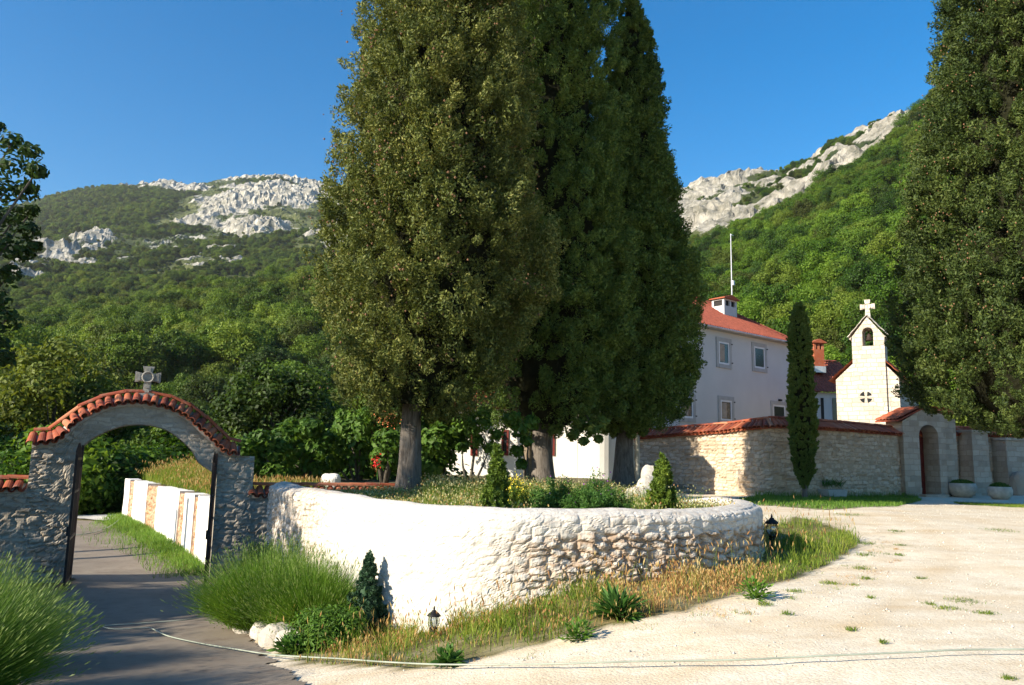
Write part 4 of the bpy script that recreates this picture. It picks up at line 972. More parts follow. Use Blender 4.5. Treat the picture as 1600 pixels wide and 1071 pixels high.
m = MB(); ov = .35; zr = HB.hit(1170, 485, -DP/2)[1]; rt1 = hx1-DP/2+.4; rt0 = hx0+DP/2
E = lambda t, d: HB.p(t, d, ze-.02)
wavy_roof(m, HB.p(rt0, -DP/2, zr), HB.p(rt1, -DP/2, zr), E(hx0-ov, ov), E(hx1+ov, ov))
wavy_roof(m, HB.p(rt1, -DP/2, zr), HB.p(rt0, -DP/2, zr), E(hx1+ov, -DP-ov), E(hx0-ov, -DP-ov))
wavy_roof(m, HB.p(rt1, -DP/2, zr), HB.p(rt1, -DP/2-.01, zr), E(hx1+ov, ov), E(hx1+ov, -DP-ov))
wavy_roof(m, HB.p(rt0, -DP/2-.01, zr), HB.p(rt0, -DP/2, zr), E(hx0-ov, -DP-ov), E(hx0-ov, ov))
for a_, b_ in ((HB.p(rt0, -DP/2, zr+.05), HB.p(rt1, -DP/2, zr+.05)), (HB.p(rt1, -DP/2, zr+.05), E(hx1+ov, ov)+np.array([0, 0, .06])), (HB.p(rt1, -DP/2, zr+.05), E(hx1+ov, -DP-ov)+np.array([0, 0, .06]))):
    k = int(np.linalg.norm(b_-a_)/.38)
    for i in range(k): barrel(m, a_+(b_-a_)*i/k+np.array([0, 0, .02]), a_+(b_-a_)*(i+1.1)/k, (0, 0, 1), .11, .13, n=6)
rf = m.build('roof', MT['rooftile'], hs)
m = MB(); m.box(HB, hx0-ov+.03, hx1+ov-.03, -DP-ov+.03, ov-.03, ze-.12, ze-.03); m.build('eave', MT['wframe'], hs)
m = MB(); m.tube([HB.p(hx0-ov, ov+.05, ze-.05), HB.p(hx1+ov, ov+.05, ze-.05)], .06, 8); m.build('gutter', MT['metal'], hs)
for q in [(1119, 1142, 531, 574, 'curtain'), (1175, 1197, 539, 580, 'dark'), (1061, 1086, 617, 659, 'curtain'), (1122, 1146, 621, 663, 'curtain'), (1205, 1229, 629, 672, 'dark')]: window(HB, *q[:4], hs, q[4])
chimney(HB, 1132, 1151, 503, 468, -1.9, .9, rf, MT['plaster'])
tm_, _ = HB.hit(1144, 480, -2.9); zb_a = HB.hit(1144, 478, -2.9)[1]; zt_a = HB.hit(1143, 366, -2.9)[1]
m = MB(); m.tube([HB.p(tm_, -2.9, zb_a-.8), HB.p(tm_, -2.9, zt_a)], [.045, .03], 8); an = m.build('antenna_mast', MT['metal'], rf)
m = MB(); zq = HB.hit(1143, 443, -2.9)[1]; m.box(HB, tm_-.12, tm_+.05, -2.86, -2.7, zq-.15, zq+.15); m.box(HB, tm_-.02, tm_+.22, -2.86, -2.83, zt_a-.1, zt_a-.06); m.build('antenna_box', MT['metal'], an)
m = MB(); tw, zw = HB.hit(1217, 627); m.box(HB, tw-.08, tw+.12, .01, .16, zw, zw+.1); m.build('wall_lamp', MT['iron'], hs)

# lower annex between house and chapel
AB = plane_at(1290, 700, 52, R_(12)); a0, _ = AB.hit(1222, 640); a1, _ = AB.hit(1345, 640); zE = AB.hit(1300, 614)[1]; zRg = AB.hit(1290, 566, -2.6)[1]
ax = thing('annex_house', AB.p((a0+a1)/2, -2.6, .3), 'low annex with red tiled roof and orange-red chimney between the house and the chapel', 'house')
m = MB(); m.box(AB, a0, a1, -5.2, 0, 0, zE); m.build('wall', MT['plaster'], ax)
m = MB(); wavy_roof(m, AB.p(a0-.3, -2.6, zRg), AB.p(a1+.3, -2.6, zRg), AB.p(a0-.3, .35, zE-.03), AB.p(a1+.3, .35, zE-.03)); wavy_roof(m, AB.p(a1+.3, -2.6, zRg), AB.p(a0-.3, -2.6, zRg), AB.p(a1+.3, -5.5, zE-.03), AB.p(a0-.3, -5.5, zE-.03))
for i in range(int((a1-a0+.6)/.38)): barrel(m, AB.p(a0-.3+i*.38, -2.6, zRg+.06), AB.p(a0+.1+i*.38, -2.6, zRg+.05), (0, 0, 1), .12, .14, n=6)
arf = m.build('roof', MT['rooftile'], ax)
chimney(AB, 1273, 1287, 575, 534, -.9, .6, arf, MT['tile'], .3)
t_, z_ = AB.hit(1282, 622); t2, z2_ = AB.hit(1282, 662)
m = MB(); q0 = AB.hit(1282, 622)[0]; q1 = AB.hit(1285, 660); m.box(AB, q0, q1[0]+.12, .002, .05, .3, z_); m.build('downpipe', MT['iron'], ax)
q0 = AB.hit(1300, 622); q1 = AB.hit(1308, 665); m = MB(); m.box(AB, q0[0], q1[0]+.1, .002, .04, q1[1], q0[1]); m.build('window', MT['glass'], ax)

# chapel
CA = R_(-33); CB = plane_at(1357, 700, 40, CA)
c0, _ = CB.hit(1307, 620); c1, _ = CB.hit(1406, 620); zl = CB.hit(1307, 600)[1]; zrr = CB.hit(1406, 584)[1]; zev = (zl+zrr)/2
tc0, _ = CB.hit(1332, 560, .12); tc1, _ = CB.hit(1383, 560, .12); ztop_l = CB.hit(1333, 524, .12)[1]; zap = CB.hit(1353, 494, .12)[1]; tcm = (tc0+tc1)/2; zrid = CB.hit(1352, 545)[1]
ch = thing('chapel', CB.p((c0+c1)/2, -3.5, .3), 'small pale stone chapel with open belfry and white cross on top', 'chapel')
m = MB(); LEN = 8
m.prism(CB, [(c0, -.2), (c1, -.2), (c1, zev), (tcm, zrid), (c0, zev)], 0, -LEN); m.build('wall', MT['church'], ch)
m = MB()
for sg, tt in ((-1, c0), (1, c1)):
    wavy_roof(m, CB.p(tcm, .12, zrid+.06), CB.p(tcm, -LEN-.2, zrid+.06), CB.p(tt+sg*.3, .12, zev-.10), CB.p(tt+sg*.3, -LEN-.2, zev-.10), .2, .05)
m.build('roof', MT['tile'], ch)
# belfry: front slab with an arched opening, gabled roof
bt = MB(); D0, D1 = .12, -.75; zs0 = CB.hit(1352, 541, .12)[1]; zs1 = CB.hit(1352, 512, .12)[1]; ow = (tc1-tc0)*.17; zt_l = ztop_l-.1
bt.box(CB, tc0, tc1, D1, D0, -.2, zs0); bt.box(CB, tc0, tcm-ow, D1, D0, zs0, zt_l); bt.box(CB, tcm+ow, tc1, D1, D0, zs0, zt_l)
arc = [(tcm+ow*math.cos(a), zs1-.25+ow*math.sin(a)) for a in np.linspace(math.pi, 0, 9)]
zz0 = max(zt_l, zs1-.25)
bt.prism(CB, [(tc0, zt_l), (tcm-ow, zt_l)]+[p for p in arc if p[1] > zt_l]+[(tcm+ow, zt_l), (tc1, zt_l), (tcm, zap-.05)], D0, D1)
bel = bt.build('belfry', MT['church'], ch)
m = MB()
for sg, tt in ((-1, tc0), (1, tc1)):
    wavy_roof(m, CB.p(tcm, D0+.1, zap+.02), CB.p(tcm, D1-.1, zap+.02), CB.p(tt+sg*.16, D0+.1, zt_l-.02), CB.p(tt+sg*.16, D1-.1, zt_l-.02), .2, .05)
m.build('belfry_roof', MT['church'], bel)
m = MB(); m.prism(CB, [(tc0-.12, zt_l-.12), (tc0-.02, zt_l-.12), (tc0-.02, zt_l)], D0+.08, D1-.08); m.prism(CB, [(tc1+.02, zt_l), (tc1+.02, zt_l-.12), (tc1+.14, zt_l-.12)], D0+.08, D1-.08); m.build('cornice', MT['church'], bel)
m = MB(); cb_ = CB.p(tcm, -.3, zs1-.62); m.lathe(cb_, [(.20, 0), (.17, .06), (.12, .2), (.10, .3), (.03, .36), (.03, .5)], 14); m.build('bell', MT['rust'], bel, smooth=True)
m = MB(); m.box(CB, tcm-ow, tcm+ow, -.34, -.26, zs1-.14, zs1-.08); m.build('bell_beam', MT['wood'], bel)
cz_ = CB.hit(1353, 469, .0)[1]; cross(CB, tcm, -.25, zap-.05, cz_-zap+.1, .70, 'cross', MT['church'], ch, .16, 1.25, .62)
# small cross-shaped rosette
m = MB(); tr_, zr_ = CB.hit(1353, 621, .12)
for a in range(4):
    q = a*math.pi/2+math.pi/4
    pl = [(tr_+.07*math.cos(q), zr_+.07*math.sin(q))]+[(tr_+.30*math.cos(q+e), zr_+.30*math.sin(q+e)) for e in (-.5, -.25, 0, .25, .5)]
    m.prism(CB, pl, D0+.006, D0-.02)
m.build('rosette', MT['glass'], ch)
m = MB(); tl, zl_ = CB.hit(1320, 656); 
m.box(CB, c1-.5, c1+.03, -.001-.5, .03, 0, .3)
m.build('plinth', MT['church'], ch)

# portal of the monastery yard
PB = plane_at(1440, 774, 37.6, R_(14)); 
pl0, _ = PB.hit(1403, 700, .9); 
p0_, _ = PB.hit(1412, 700, .9); p1_, _ = PB.hit(1478, 700, .9); o0, _ = PB.hit(1437, 700, .9); o1, _ = PB.hit(1467, 700, .9); za_ = PB.hit(1452, 664, .9)[1]; zpk = PB.hit(1440, 640, .9)[1]; zsh = PB.hit(1405, 658, .9)[1]; gzp = float(gz(*PB.p(o0, .9, 0)[:2]))
pt = thing('monastery_portal', PB.p((p0_+p1_)/2, 0, gzp), 'arched pale stone portal with small tiled roof and dark red door', 'portal')
m = MB(); ra = (o1-o0)/2; oc = (o0+o1)/2; zsp = za_-ra
m.box(PB, p0_, o0, -.2, .9, gzp-.3, zsp); m.box(PB, o1, p1_, -.2, .9, gzp-.3, zsp)
arc = [(oc+ra*math.cos(a), zsp+ra*math.sin(a)) for a in np.linspace(math.pi, 0, 15)]
m.prism(PB, [(p0_, zsp)]+arc+[(p1_, zsp), (p1_, zpk-.2), (oc-.3, zpk), (p0_, zsh)], .9, -.2)
m.box(PB, p1_, PB.hit(1495, 700, .5)[0], -.2, .5, gzp-.3, PB.hit(1490, 655, .5)[1])
m.build('wall', MT['ashlar'], pt)
m = MB(); tE, zE_ = PB.hit(1500, 655, .9); tW, zW = PB.hit(1400, 655, .9)
for (ta, za1, tb, zb1) in ((oc-.3, zpk+.12, tW, zW-.02), (oc-.3, zpk+.12, tE, zpk-.05)):
    wavy_roof(m, PB.p(ta, 1.05, za1), PB.p(ta, -.5, za1), PB.p(tb, 1.05, zb1), PB.p(tb, -.5, zb1), .22, .06)
    m.prism(PB, [(ta, za1-.02), (tb, zb1-.02), (tb, zb1-.09), (ta, za1-.1)][::(1 if tb > ta else -1)], 1.04, -.5)
m.build('roof', MT['tile'], pt)
m = MB(); dB = Basis(PB.p(o1-.05, -.1, 0)[:2], R_(14)-R_(118)); dB.z = 0
m.box(PB, oc+.05, o1-.01, -.12, -.05, gzp, zsp+ra*.9); dr = m.build('door', MT['redwood'], pt)
m = MB(); zn = PB.hit(1460, 706, -.05)[1]; tn = PB.hit(1462, 706, -.05)[0]; m.box(PB, tn-.12, tn+.12, -.048, -.04, zn-.15, zn+.15); m.build('notice', MT['sash'], dr)
m = MB(); m.box(PB, oc+.16, oc+.2, -.048, -.01, gzp+1.0, gzp+1.14); m.build('handle', MT['iron'], dr)
m = MB(); m.box(PB, o0+.01, oc+.05, -.6, -.5, gzp, zsp+ra*.9); m.build('inner_wall', MT['white'], pt)
m = MB(); m.box(PB, o0-.1, o1+.1, .9, 1.25, gzp-.2, gzp+.1); m.build('step', MT['ashlar'], pt)
# wall with recess right of the portal, two buttress piers
QB = plane_at(1500, 778, 38.6, R_(14)); gq = float(gz(*QB.o[:2]))
qa, _ = QB.hit(1488, 720); qe, _ = QB.hit(1720, 720); zq_ = QB.hit(1580, 684)[1]
sw = thing('yard_wall', QB.p((qa+qe)/2, 0, gq), 'brown stone wall with red tile coping and buttresses right of the arched portal', 'wall')
Pq = [QB.p(qa, 0, 0)[:2], QB.p(qe, 0, 0)[:2]]
wall_path('wall', Pq, lambda s: gq-.4+0*s, lambda s: zq_+0*s, .6, MT['wall'], sw, .1, lambda s, z: stone_disp(s, z, .05, 31, 2.4, 5.6))
coping('tile_coping', [QB.p(qa+(qe-qa)*i/8, 0, zq_+.02) for i in range(9)], .45, .72, .34, MT['tile'], sw, .2, .1, n=6, two=False, seed=8)
mortar_strip('mortar_bed', [QB.p(qa+(qe-qa)*i/8, 0, zq_+.02) for i in range(9)], .45, .68, .3, sw, MT['tile'])
for a_, b_, rt_ in ((1521, 1548, 676), (1574, 1606, 688)):
    ta = QB.hit(a_, 720, .9)[0]; tb = QB.hit(b_, 720, .9)[0]; zt_ = QB.hit(a_, rt_, .9)[1]; m = MB()
    m.box(QB, ta, tb, .03, .9, gq-.3, gq+1.1); m.box(QB, ta+.03, tb-.03, .03, .86, gq+1.1, zt_); m.box(QB, ta-.04, tb+.04, .02, .95, zt_, zt_+.12)
    m.build('buttress', MT['ashlar'], sw)
rock('boulder_buttress', QB.p(QB.hit(1590, 760, 1.0)[0], 1.15, gq+.45), (.45, .4, .75), MT['ashlar'], sw, 3)
# stone planters
def planter(px, row, d, rr, h, lab, seed=0, plants=60):
    p = at(px, row, d); p[2] = float(gz(p[0], p[1])); t = thing('stone_planter', p, lab, 'planter', 'round stone planters by the portal')
    m = MB(); m.lathe(p, [(rr*.55, -.03), (rr*.95, h*.35), (rr, h*.7), (rr*.9, h), (rr*.78, h), (rr*.74, h*.85)], 20); m.build('bowl', MT['pot'], t, smooth=True)
    g_ = np.random.default_rng(seed); n = plants*30; s = sph(n, g_); s[:, 2] = np.abs(s[:, 2]); C = p+np.array([0, 0, h*.9])+s*np.array([rr*.85, rr*.85, .24])*g_.uniform(.4, 1, (n, 1))
    V, q = rhombi(C, unit(s+g_.normal(size=s.shape)*.5), s, .045*g_.uniform(.6, 1.2, n), np.full(n, .022)); mesh_np('plant', V, [q], MT['green'], t)
planter(1504, 776, 36.9, .62, .62, 'shaded round stone planter of greenery in the recess right of the portal', 1)
planter(1563, 776, 35.5, .50, .55, 'sunlit round stone planter of low green plants by the yard wall', 2)
p = at(1300, 773, 32.9); p[2] = float(gz(p[0], p[1])); TB_ = Basis(p[:2], R_(32), p[2]); t = thing('stone_trough', p, 'small grey stone trough with spiky plant at the foot of the brown wall', 'planter')
m = MB(); m.prism(TB_, [(-.55, -.05), (.55, -.05), (.62, .33), (-.62, .33)], .28, -.28); m.build('trough', MT['wframe'], t)
g_ = np.random.default_rng(5); n = 60; C = p+np.c_[g_.uniform(-.4, .4, n), g_.uniform(-.15, .15, n), np.full(n, .5)]; A = unit(np.c_[g_.normal(size=(n, 2))*.7, np.ones(n)]); V, q = rhombi(C+A*.1, A, g_.normal(size=(n, 3)), .28*g_.uniform(.6, 1.2, n), np.full(n, .02)); mesh_np('plant', V, [q], MT['green'], t)

# low white outbuilding seen under the big cypresses
WBu = plane_at(800, 760, 31.5, R_(-6)); w0, _ = WBu.hit(690, 700); w1, _ = WBu.hit(902, 700); zwt = WBu.hit(800, 640)[1]
ob = thing('white_outbuilding', WBu.p((w0+w1)/2, -2, BEDZ), 'low white rendered building with red window frames seen beneath the large cypresses', 'house')
m = MB(); m.box(WBu, w0, w1, -4, 0, .5, zwt); m.build('wall', MT['white'], ob)
m = MB(); wavy_roof(m, WBu.p(w0-.3, -2, zwt+.9), WBu.p(w1+.3, -2, zwt+.9), WBu.p(w0-.3, .4, zwt-.02), WBu.p(w1+.3, .4, zwt-.02)); wavy_roof(m, WBu.p(w1+.3, -2, zwt+.9), WBu.p(w0-.3, -2, zwt+.9), WBu.p(w1+.3, -4.4, zwt-.02), WBu.p(w0-.3, -4.4, zwt-.02)); m.build('roof', MT['tile'], ob)
for a_, b_ in ((735, 747), (783, 795), (853, 867)):
    ta, zb1 = WBu.hit(a_, 712); tb, zt1_ = WBu.hit(b_, 672); m = MB(); m.box(WBu, ta, ta+.07, .002, .05, zb1, zt1_); m.box(WBu, tb-.07, tb, .002, .05, zb1, zt1_); m.box(WBu, ta+.07, tb-.07, .002, .05, zb1, zb1+.08); m.box(WBu, ta+.07, tb-.07, .002, .05, zt1_-.08, zt1_)
    w_ = m.build('window', MT['redwood'], ob); m = MB(); m.box(WBu, ta+.07, tb-.07, .002, .012, zb1+.08, zt1_-.08); m.build('pane', MT['glass'], w_)
c_ = at(935, 762, 31.0); rr_ = 32*31/F
m = MB(); m.lathe((c_[0], c_[1]+.4, .5), [(rr_, 0), (rr_, 3.2), (rr_*1.06, 3.22), (rr_*1.06, 3.35), (rr_*.5, 3.8), (.02, 4.0)], 28)
tw_ = m.build('water_tank', MT['plaster2'], None, smooth=False); tag(tw_, 'round grey-white rendered tower between the outbuilding and the brown wall', 'tower')
for i, px in enumerate((987, 996)):
    b = at(px, 762, 29.0+i*.05); zt_ = at(px, 680, 29.0)[2]; m = MB(); b[2] = .55; m.tube([b, (b[0], b[1], zt_)], .085, 10); m.box(Basis(b[:2], 0), -.13, .13, -.13, .13, .5, .95); m.box(Basis(b[:2], 0), -.11, .11, -.11, .11, zt_, zt_+.06)
    o = m.build('pergola_post', MT['grey'], None); tag(o, ['pale post beside the round tower, the left of two', 'pale post nearer the brown wall, the right of two'][i], 'post', 'pair of pale posts by the brown wall')
# rubble heap of pale rocks at the end of the curved wall
for i, (px, row, d, s) in enumerate([(1000, 788, 15.8, .34), (985, 792, 15.4, .3), (1012, 772, 16.3, .3), (1020, 795, 15.0, .25), (1018, 755, 16.5, .24)]):
    p = at(px, row, d); o = rock('pale_rock', p, (s*.9, s*.8, s*[1, .8, 1.2, .7, 1.5][i]), MT['lime'], None, i+11)
    tag(o, ['broad pale rock at the inner end of the curved white wall', 'pale rock leftmost of the heap behind the curved wall', 'tall pale rock in the heap behind the curved wall', 'small pale rock right of the heap by the small conifer', 'upright topmost pale rock of the heap near the brown wall'][i], 'rock', 'rocks heaped at the end of the curved wall')
# white boulder in the garden
p = at(517, 747, 21.5); o = rock('white_boulder', p-np.array([0, 0, .12]), (.27, .2, .24), MT['white'], None, 31); tag(o, 'white boulder lying in the garden behind the low tiled wall', 'boulder')

# ------------------------------------------------------------------ garden lanterns
def lantern(px, rb, rt_, d, lab, lean=0):
    p = at(px, rb, d); H = at(px, rt_, d)[2]-p[2]; s = H/.42; t = thing('garden_lantern', p, lab, 'lantern', 'small black lanterns along the curved wall')
    z0 = -.1; gzz = float(gz(p[0], p[1])); zf = min(gzz-p[2], 0)-.05
    m = MB(); m.tube([p+[0, 0, zf], p+[0, 0, .08*s]], .012*s, 8); m.lathe(p, [(.02*s, .06*s), (.05*s, .08*s), (.035*s, .1*s), (.06*s, .12*s)], 12); m.build('post', MT['iron'], t)
    m = MB()
    for k in range(6):
        a = k*math.pi/3; c, q = math.cos(a), math.sin(a); m.tube([p+[.045*s*c, .045*s*q, .12*s], p+[.075*s*c, .075*s*q, .18*s], p+[.08*s*c, .08*s*q, .24*s], p+[.06*s*c, .06*s*q, .29*s]], .0055*s, 5)
    m.lathe(p, [(.05*s, .118*s), (.055*s, .125*s), (.05*s, .132*s)], 12); fr = m.build('frame', MT['iron'], t)
    m = MB(); m.lathe(p, [(.04*s, .13*s), (.068*s, .18*s), (.073*s, .24*s), (.054*s, .286*s)], 14); m.build('glass', MT['lglass'], fr, smooth=True)
    m = MB(); m.lathe(p, [(.10*s, .285*s), (.095*s, .295*s), (.07*s, .325*s), (.035*s, .345*s), (.03*s, .36*s), (.012*s, .37*s), (.016*s, .385*s), (.004*s, .42*s)], 14); m.build('cap', MT['iron'], t, smooth=True)
lantern(677, 996, 947, 9.35, 'black garden lantern standing before the smooth white part of the curved wall')
lantern(1000, 904, 864, 9.68, 'black garden lantern half hidden in weeds at the rubble part of the curved wall')
lantern(1207, 852, 803, 12.3, 'black garden lantern in green grass at the right end of the curved wall')

# garden hose
hz_ = [(348, 952), (330, 966), (290, 974), (240, 978), (200, 981), (168, 983), (162, 986), (185, 989), (225, 987), (236, 988), (262, 1000), (310, 1011), (370, 1021), (430, 1030), (520, 1037), (600, 1044), (700, 1049), (850, 1049), (1000, 1045), (1150, 1043), (1300, 1036), (1420, 1031), (1500, 1027), (1600, 1026), (1680, 1023)]
hp = pix_poly(hz_); hs_ = spline(hp, 260); zz = gz(hs_[:, 0], hs_[:, 1])+.055
m = MB(); m.tube([(a, b, c) for (a, b), c in zip(hs_, zz)], .0075, 7); o = m.build('garden_hose', MT['hose'], smooth=True); tag(o, 'thin pale garden hose lying across the drive and the gravel', 'hose')
m = MB(); hq = pix_poly([(250, 795), (175, 832), (140, 842), (105, 846)]); m.tube([(a, b, float(gz(a, b))+.07) for a, b in spline(np.array([at(190, 812, 30)[:2], at(172, 830, 26.5)[:2], at(140, 842, 24.5)[:2], at(105, 845, 24)[:2]]), 30)], .018, 6); o = m.build('garden_hose', MT['hose']); tag(o, 'dark hose crossing the sunlit drive beyond the arched gate', 'hose')
# ------------------------------------------------------------------ big cypresses
G1 = 'tall cypresses in the garden'
cypress('cypress_tree', 633, 772, 18.6, [(-520, 4), (-400, 60), (-200, 104), (0, 122), (60, 138), (120, 158), (200, 168), (280, 168), (350, 188), (400, 198), (440, 194), (480, 178), (560, 142), (600, 124), (635, 98), (655, 36)],
        'leftmost tall cypress with warm olive foliage and brown cones on a bare grey trunk', 'cypress', MT['cyp'], 5200, .27, G1, 125, cones=420, leaf=(.042, .0165), clump=(.185, .28), seed=1, cx=658, trunk_top=1.2)
cypress('cypress_tree', 847, 762, 24.0, [(-420, 4), (-300, 50), (-150, 88), (0, 112), (200, 134), (400, 144), (520, 142), (600, 138), (640, 112), (665, 70), (680, 25)],
        'middle tall cypress with dark green foliage on a thick dark trunk', 'cypress', MT['cyp_dark'], 4600, .32, G1, 110, leaf=(.050, .020), clump=(.19, .3), seed=2, trunk_top=1.4)
cypress('cypress_tree', 975, 757, 26.2, [(-30, 2), (20, 22), (100, 40), (230, 56), (300, 68), (400, 92), (470, 112), (520, 103), (590, 100), (640, 84), (668, 45), (680, 20)],
        'rightmost tall cypress of the garden with a pointed top beside the white house', 'cypress', MT['cyp_dark'], 4300, .33, G1, 110, leaf=(.052, .021), clump=(.20, .31), seed=3, cx=988, trunk_top=1.4)
cypress('cypress_tree', 1655, 815, 25.0, [(-640, 5), (-480, 50), (-250, 85), (0, 112), (60, 138), (150, 146), (300, 184), (400, 208), (470, 232), (530, 236), (600, 216), (640, 168), (665, 100), (682, 30)],
        'huge dark cypress filling the right edge above the portal and yard wall', 'cypress', MT['cyp2'], 8500, .4, None, 100, cones=600, leaf=(.052, .021), clump=(.18, .3), seed=4, trunk_top=1.4)
cypress('small_cypress', 1258, 781, 29.8, [(474, 2), (490, 11), (530, 17), (580, 17), (640, 21), (700, 20), (740, 13), (762, 3)], 'slender young dark cypress standing alone before the brown monastery wall', 'cypress', MT['cyp_dark'], 1500, .09, None, 70, leaf=(.045, .017), clump=(.10, .20), seed=5, trunk_top=.6, plume=False)
def conifer(name, px, rb, d, pts_, lab, mat, n, leaf, clump, seed, zb=None):
    b = at(px, rb, d); b[2] = BEDZ if zb is None else zb; t = thing(name, b, lab, 'conifer')
    zs = np.array([at(px, rw, d)[2] for rw, _ in pts_]); rd = np.array([h*d/F for _, h in pts_]); o = np.argsort(zs); zs = np.maximum(zs[o], b[2]+.01); rd = rd[o]; zs[0] = b[2]+.02
    V, q, _ = cypress_crown((b[0], b[1]), zs, rd, n, 60, leaf, clump, rng, seed, ridge=.3, plume=False)
    V2, q2 = core((b[0], b[1]), [zs[0]-.3]+list(zs), [rd[0]]+list(rd), .6, 14, 16, seed)
    V, Fs, Ms = merge([(V, [q], [0]), (V2, [q2], [0])]); mesh_np('foliage', V, Fs, mat, t)
    m = MB(); m.tube([b-[0, 0, .1], b+[0, 0, .3]], .02, 6); m.build('trunk', MT['bark2'], t); return t
conifer('dwarf_conifer', 775, 812, 10.75, [(698, 1), (725, 8), (750, 13), (775, 19), (806, 23)], 'small green cone-shaped conifer behind the wall near the middle cypress trunk', MT['thuja'], 260, (.03, .011), (.05, .11), 6)
conifer('dwarf_conifer', 1035, 812, 11.7, [(712, 1), (735, 8), (760, 13), (780, 18), (806, 22)], 'small yellow-green cone-shaped conifer beside the pale rock heap', MT['thuja'], 240, (.032, .012), (.06, .10), 7)
jz = float(gz(*at(573, 985, 10.35)[:2]))
conifer('juniper', 572, 985, 10.35, [(864, 1), (885, 7), (915, 15), (950, 26), (985, 30)], 'small blue-green juniper cone before the bright curved wall beside the lavender', MT['juniper'], 280, (.026, .009), (.05, .09), 8, zb=jz)

# ------------------------------------------------------------------ broad-leaved plants near the camera
def leafy(name, lab, cat, base, C, Rb, nper, leaf, mat, r, group=None, stems=True, tr=.05, extra=None, flat_=.85):
    t = thing(name, base, lab, cat, group); V, q = leafy_crown(np.array(C), np.array(Rb), nper, leaf, r, flat_=flat_)
    mesh_np('foliage' if tr < .08 else 'crown', V, [q], mat, t)
    if stems:
        m = MB(); b = np.array(base, float)
        for i, c in enumerate(C):
            if i % 2: continue
            c = np.array(c); mid = b*.5+c*.5+np.array([.1*math.sin(i), .08*math.cos(i*2), .1]); m.tube([b-[0, 0, .1], mid, c], [tr, tr*.6, tr*.15], 6)
        m.build('stems' if tr < .08 else 'trunk', MT['bark2'], t, smooth=True)
    if extra:
        mt, cen, rad, n, s = extra; P = np.array(cen)+unit(r.normal(size=(n, 3)))*rad*r.uniform(.4, 1.1, (n, 1)); V, q = rhombi(P, unit(r.normal(size=P.shape)), r.normal(size=P.shape), np.full(n, s), np.full(n, s*.6)); mesh_np('flowers', V, [q], mt, t)
    return t
def pxblobs(L, d, jit=.5, r=rng):
    C = []; Rb = []
    for px, row, rp in L: C.append(at(px, row, d+r.uniform(-jit, jit))); Rb.append(rp*d/F)
    return C, Rb
r = np.random.default_rng(77)
# overhanging oak at the left edge, trunk outside the picture
L = [(18, 225, 24), (48, 240, 20), (58, 268, 16), (20, 262, 26), (8, 300, 24), (42, 300, 20), (25, 340, 26), (45, 362, 17), (10, 385, 24), (38, 398, 18), (15, 430, 22), (-10, 470, 26), (10, 500, 22), (-15, 540, 30), (8, 560, 16), (-2, 200, 12), (50, 330, 12), (55, 385, 10), (5, 345, 26)]
C, Rb = pxblobs(L, 13.0, .7, r)
for _ in range(60):
    v = unit(r.normal(size=3)); C.append(np.array([-11.8, 11.9, 5.6])+v*np.array([2.4, 1.7, 2.9])*r.uniform(.5, 1)); Rb.append(r.uniform(.5, .85))
b = np.array([-11.8, 12.6, float(gz(-11.8, 12.6))]); leafy('oak_tree', 'dark leafy tree reaching in from the left edge above the low tiled wall', 'tree', b, C, Rb, 120, (.055, .034), MT['oak_near'], r, tr=.085)
# trees left of the picture that shade the drive and the gate
for i, (x, y, zc, sx, sy, sz, n, h) in enumerate([(-16.5, 7.6, 5.2, 3.2, 2.8, 5.0, 70, 9), (-21, 5.2, 5, 3.4, 3.6, 4.4, 46, 9), (-15.5, 5.6, 2.3, 2.4, 1.6, 2.4, 34, 5), (-10.6, 2.2, 1.5, 1.8, 2.0, 1.9, 34, 4)]):
    C = []; Rb = []
    for _ in range(n): v = unit(r.normal(size=3)); C.append(np.array([x, y, zc])+v*np.array([sx, sy, sz])*r.uniform(.45, .9)); Rb.append(r.uniform(.6, 1.1)*min(1, sx/2.2))
    b = np.array([x, y, float(gz(x, y))]); leafy('oak_tree', ['broad tree beyond the left edge that shades the gate', 'tall tree far beyond the left edge', 'low spreading tree beyond the left edge', 'rounded shrub tree beyond the left edge by the lavender'][i], 'tree', b, C, Rb, 230, (.10, .065), MT['oak_near'], r, tr=.2)
for i, (x, y) in enumerate([(-16.8, 15.6), (-18.2, 16.4)]):  # unseen poles, added to throw shadow bands across the drive
    z = float(gz(x, y)); m = MB(); m.tube([(x, y, z-.2), (x, y, z+6)], .13, 10); m.box(Basis((x, y), .5), -.5, .5, -.06, .06, z+5.4, z+5.52); o = m.build('shadow_pole', MT['wood']); tag(o, ['wooden pole beyond the left wall, nearer the gate', 'wooden pole beyond the left wall, farther from the gate'][i], 'pole', 'wooden poles beyond the left wall')

# garden shrubs behind the low tiled wall
FG = 'leafy shrubs of the garden behind the tiled wall'
for i, (L, d, lab) in enumerate([
    ([(380, 700, 24), (392, 730, 26), (408, 690, 22), (420, 716, 30), (398, 752, 22), (430, 742, 24), (372, 735, 22), (440, 700, 18)], 21.5, 'broad-leaved green shrub directly behind the right pier of the gate'),
    ([(450, 680, 24), (470, 700, 30), (460, 725, 28), (485, 672, 20), (495, 705, 26), (445, 745, 18), (490, 735, 22), (508, 690, 20), (478, 662, 10), (455, 662, 10)], 22.5, 'rounded bright green shrub with two leafy tips left of the white boulder'),
    ([(525, 690, 26), (545, 710, 28), (540, 670, 20), (560, 690, 26), (520, 725, 22), (565, 725, 24), (580, 700, 24), (535, 650, 12), (555, 655, 16)], 23.5, 'bright green shrub directly behind the white boulder')]):
    C, Rb = pxblobs(L, d, .5, r); b = at(L[3][0], 765, d); leafy('garden_shrub', lab, 'shrub', b, C, Rb, 300, (.085, .055), MT['fig'], r, FG)
